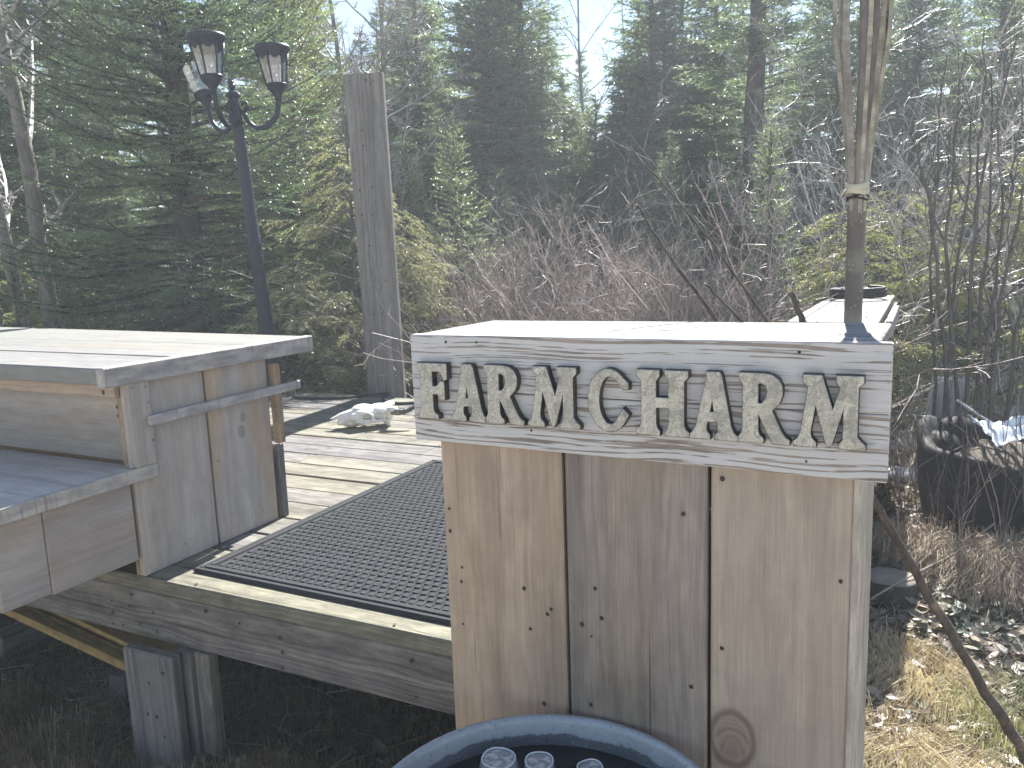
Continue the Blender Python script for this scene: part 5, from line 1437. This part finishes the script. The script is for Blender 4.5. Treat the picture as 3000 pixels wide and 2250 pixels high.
M_STRAW = tintmat('straw', (.36, .295, .19), (.66, .58, .40), .75, trans=.25, spec=.1)
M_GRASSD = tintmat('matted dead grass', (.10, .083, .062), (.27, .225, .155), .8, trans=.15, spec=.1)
M_LEAF = tintmat('dead leaves', (.12, .092, .07), (.34, .285, .225), .7, trans=.2, spec=.15)
M_GLEAF = tintmat('grey green leaves', (.15, .17, .12), (.33, .36, .27), .6, trans=.15, spec=.3)
M_GREEN = tintmat('spring grass', (.18, .19, .085), (.42, .41, .21), .6, trans=.3, spec=.2)
def stuff(name, data, mat, label, cat):
    V, F, T = data
    o = link(name, np_mesh(name, V, F, False, T), mat); tag(o, label, cat, kind='stuff'); return o
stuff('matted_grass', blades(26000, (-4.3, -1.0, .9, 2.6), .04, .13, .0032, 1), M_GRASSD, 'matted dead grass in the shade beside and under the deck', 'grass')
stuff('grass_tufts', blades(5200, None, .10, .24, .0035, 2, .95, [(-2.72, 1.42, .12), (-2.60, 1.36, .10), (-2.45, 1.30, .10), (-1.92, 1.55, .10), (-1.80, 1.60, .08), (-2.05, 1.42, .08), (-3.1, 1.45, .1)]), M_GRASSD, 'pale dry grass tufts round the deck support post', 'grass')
stuff('straw', blades(9000, (-.35, 1.2, 2.2, 4.9), .07, .20, .0030, 3, 1.12, lay0=.72), M_STRAW, 'pale straw strewn over the ground right of the podium', 'straw')
stuff('straw_clumps', blades(7500, None, .10, .26, .0030, 4, 1.05, [(-.12, 3.42, .12), (-.02, 3.30, .11), (.06, 3.22, .1), (-.10, 2.78, .13), (.02, 2.70, .13), (.12, 2.75, .1), (.25, 2.82, .1), (-.05, 2.55, .12), (.0, 3.36, .1)], lay0=.66), M_STRAW, 'thick golden straw clumps beside the podium foot', 'straw')
stuff('straw_bank', blades(4600, None, .12, .32, .004, 14, .8, [(.0, 4.45, .2), (.15, 4.36, .2), (.28, 4.35, .2), (.42, 4.36, .2), (-.12, 4.5, .15), (.3, 4.2, .2), (.5, 4.5, .2)]), M_TANW, 'bank of dry tan stalks in front of the black planter', 'straw')
stuff('green_grass', blades(3000, None, .08, .20, .0032, 5, 1.0, [(.20, 3.02, .10), (.28, 2.98, .08), (.34, 3.12, .10), (.16, 3.15, .08), (.42, 2.95, .1), (.38, 3.35, .1)]), M_GREEN, 'tufts of pale green grass near the leaning sapling', 'grass')
stuff('leaf_litter', leaves(8200, (-.45, 1.3, 2.2, 5.6), .040, 6, .07), M_LEAF, 'brown dead leaf litter on the right', 'leaf litter')
stuff('planter_leaves', tuple(leaves(10, (0, 1, 0, 1), .03, 9)), M_LEAF, 'a few dead leaves', 'leaf litter') if False else None
stuff('green_leaves', leaves(900, (-.05, .9, 2.4, 4.05), .044, 7, .075), M_GLEAF, 'flattened grey green leaves among the straw', 'leaves')
stuff('forest_leaves', leaves(9000, (-9, 3.0, 5.0, 12), .05, 8, .03), M_LEAF, 'dead leaves over the forest floor behind the deck', 'leaf litter')
stuff('shade_leaves', leaves(420, (-4.0, -.9, 1.0, 3.0), .035, 10, .03), M_LEAF, 'scattered dead leaves in the dark under the deck', 'leaf litter')
stuff('forest_stalks', blades(9000, (-9, 3.0, 5.3, 11), .15, .6, .006, 11, .7), M_TANW, 'dead tan stalks standing through the forest floor', 'grass')

# ------------------------------------------------------------------ thin volume added to stand in for lens veiling glare
GLARE_HAZE = 0.0062
if GLARE_HAZE:
    hz_me = bm_mesh('glare_haze', chamfer_box(150, 130, 16, .01))
    hm = bpy.data.materials.new('thin haze'); hm.use_nodes = True
    hn = hm.node_tree; hn.nodes.remove(hn.nodes['Principled BSDF'])
    pv = hn.nodes.new('ShaderNodeVolumePrincipled'); pv.inputs['Density'].default_value = GLARE_HAZE
    pv.inputs['Color'].default_value = (.86, .93, 1.0, 1); pv.inputs['Anisotropy'].default_value = .15
    hn.links.new(pv.outputs[0], hn.nodes['Material Output'].inputs['Volume'])
    glare_haze = link('glare_haze', hz_me, hm, None, (0, 48, 6.3)); tag(glare_haze, 'thin pale volume added for lens glare over the clearing and forest', 'glare_haze', kind='stuff')

r9 = np.random.default_rng(77); tw = []
for i in range(700):
    x, y = (r9.uniform(-.35, 1.0), r9.uniform(2.4, 5.2)) if i < 420 else (r9.uniform(-3.9, -1.1), r9.uniform(1.1, 2.4))
    L, a = r9.uniform(.06, .34), r9.uniform(0, PI)
    q = np.array([(x + math.cos(a) * L * t, y + math.sin(a) * L * t, 0) for t in (-.5, -.15, .2, .5)]) + r9.normal(size=(4, 3)) * .01
    q[:, 2] = ground_h(q[:, 0], q[:, 1]) + r9.uniform(.008, .055) + r9.normal(size=4) * .008
    tw.append((q, np.linspace(.0032, .0012, 4) * r9.uniform(.6, 1.3)))
ft = link('fallen_twigs', twig_mesh(tw, 'fallen_twigs', 3, M_TANW)); tag(ft, 'thin dead twigs littering the ground round the deck and planter', 'twigs', kind='stuff')

stuff('loose_leaves', leaves(1500, (-.3, .75, 2.3, 4.6), .036, 21, .09), M_LEAF, 'curled dry leaves lying on top of the straw', 'leaf litter')
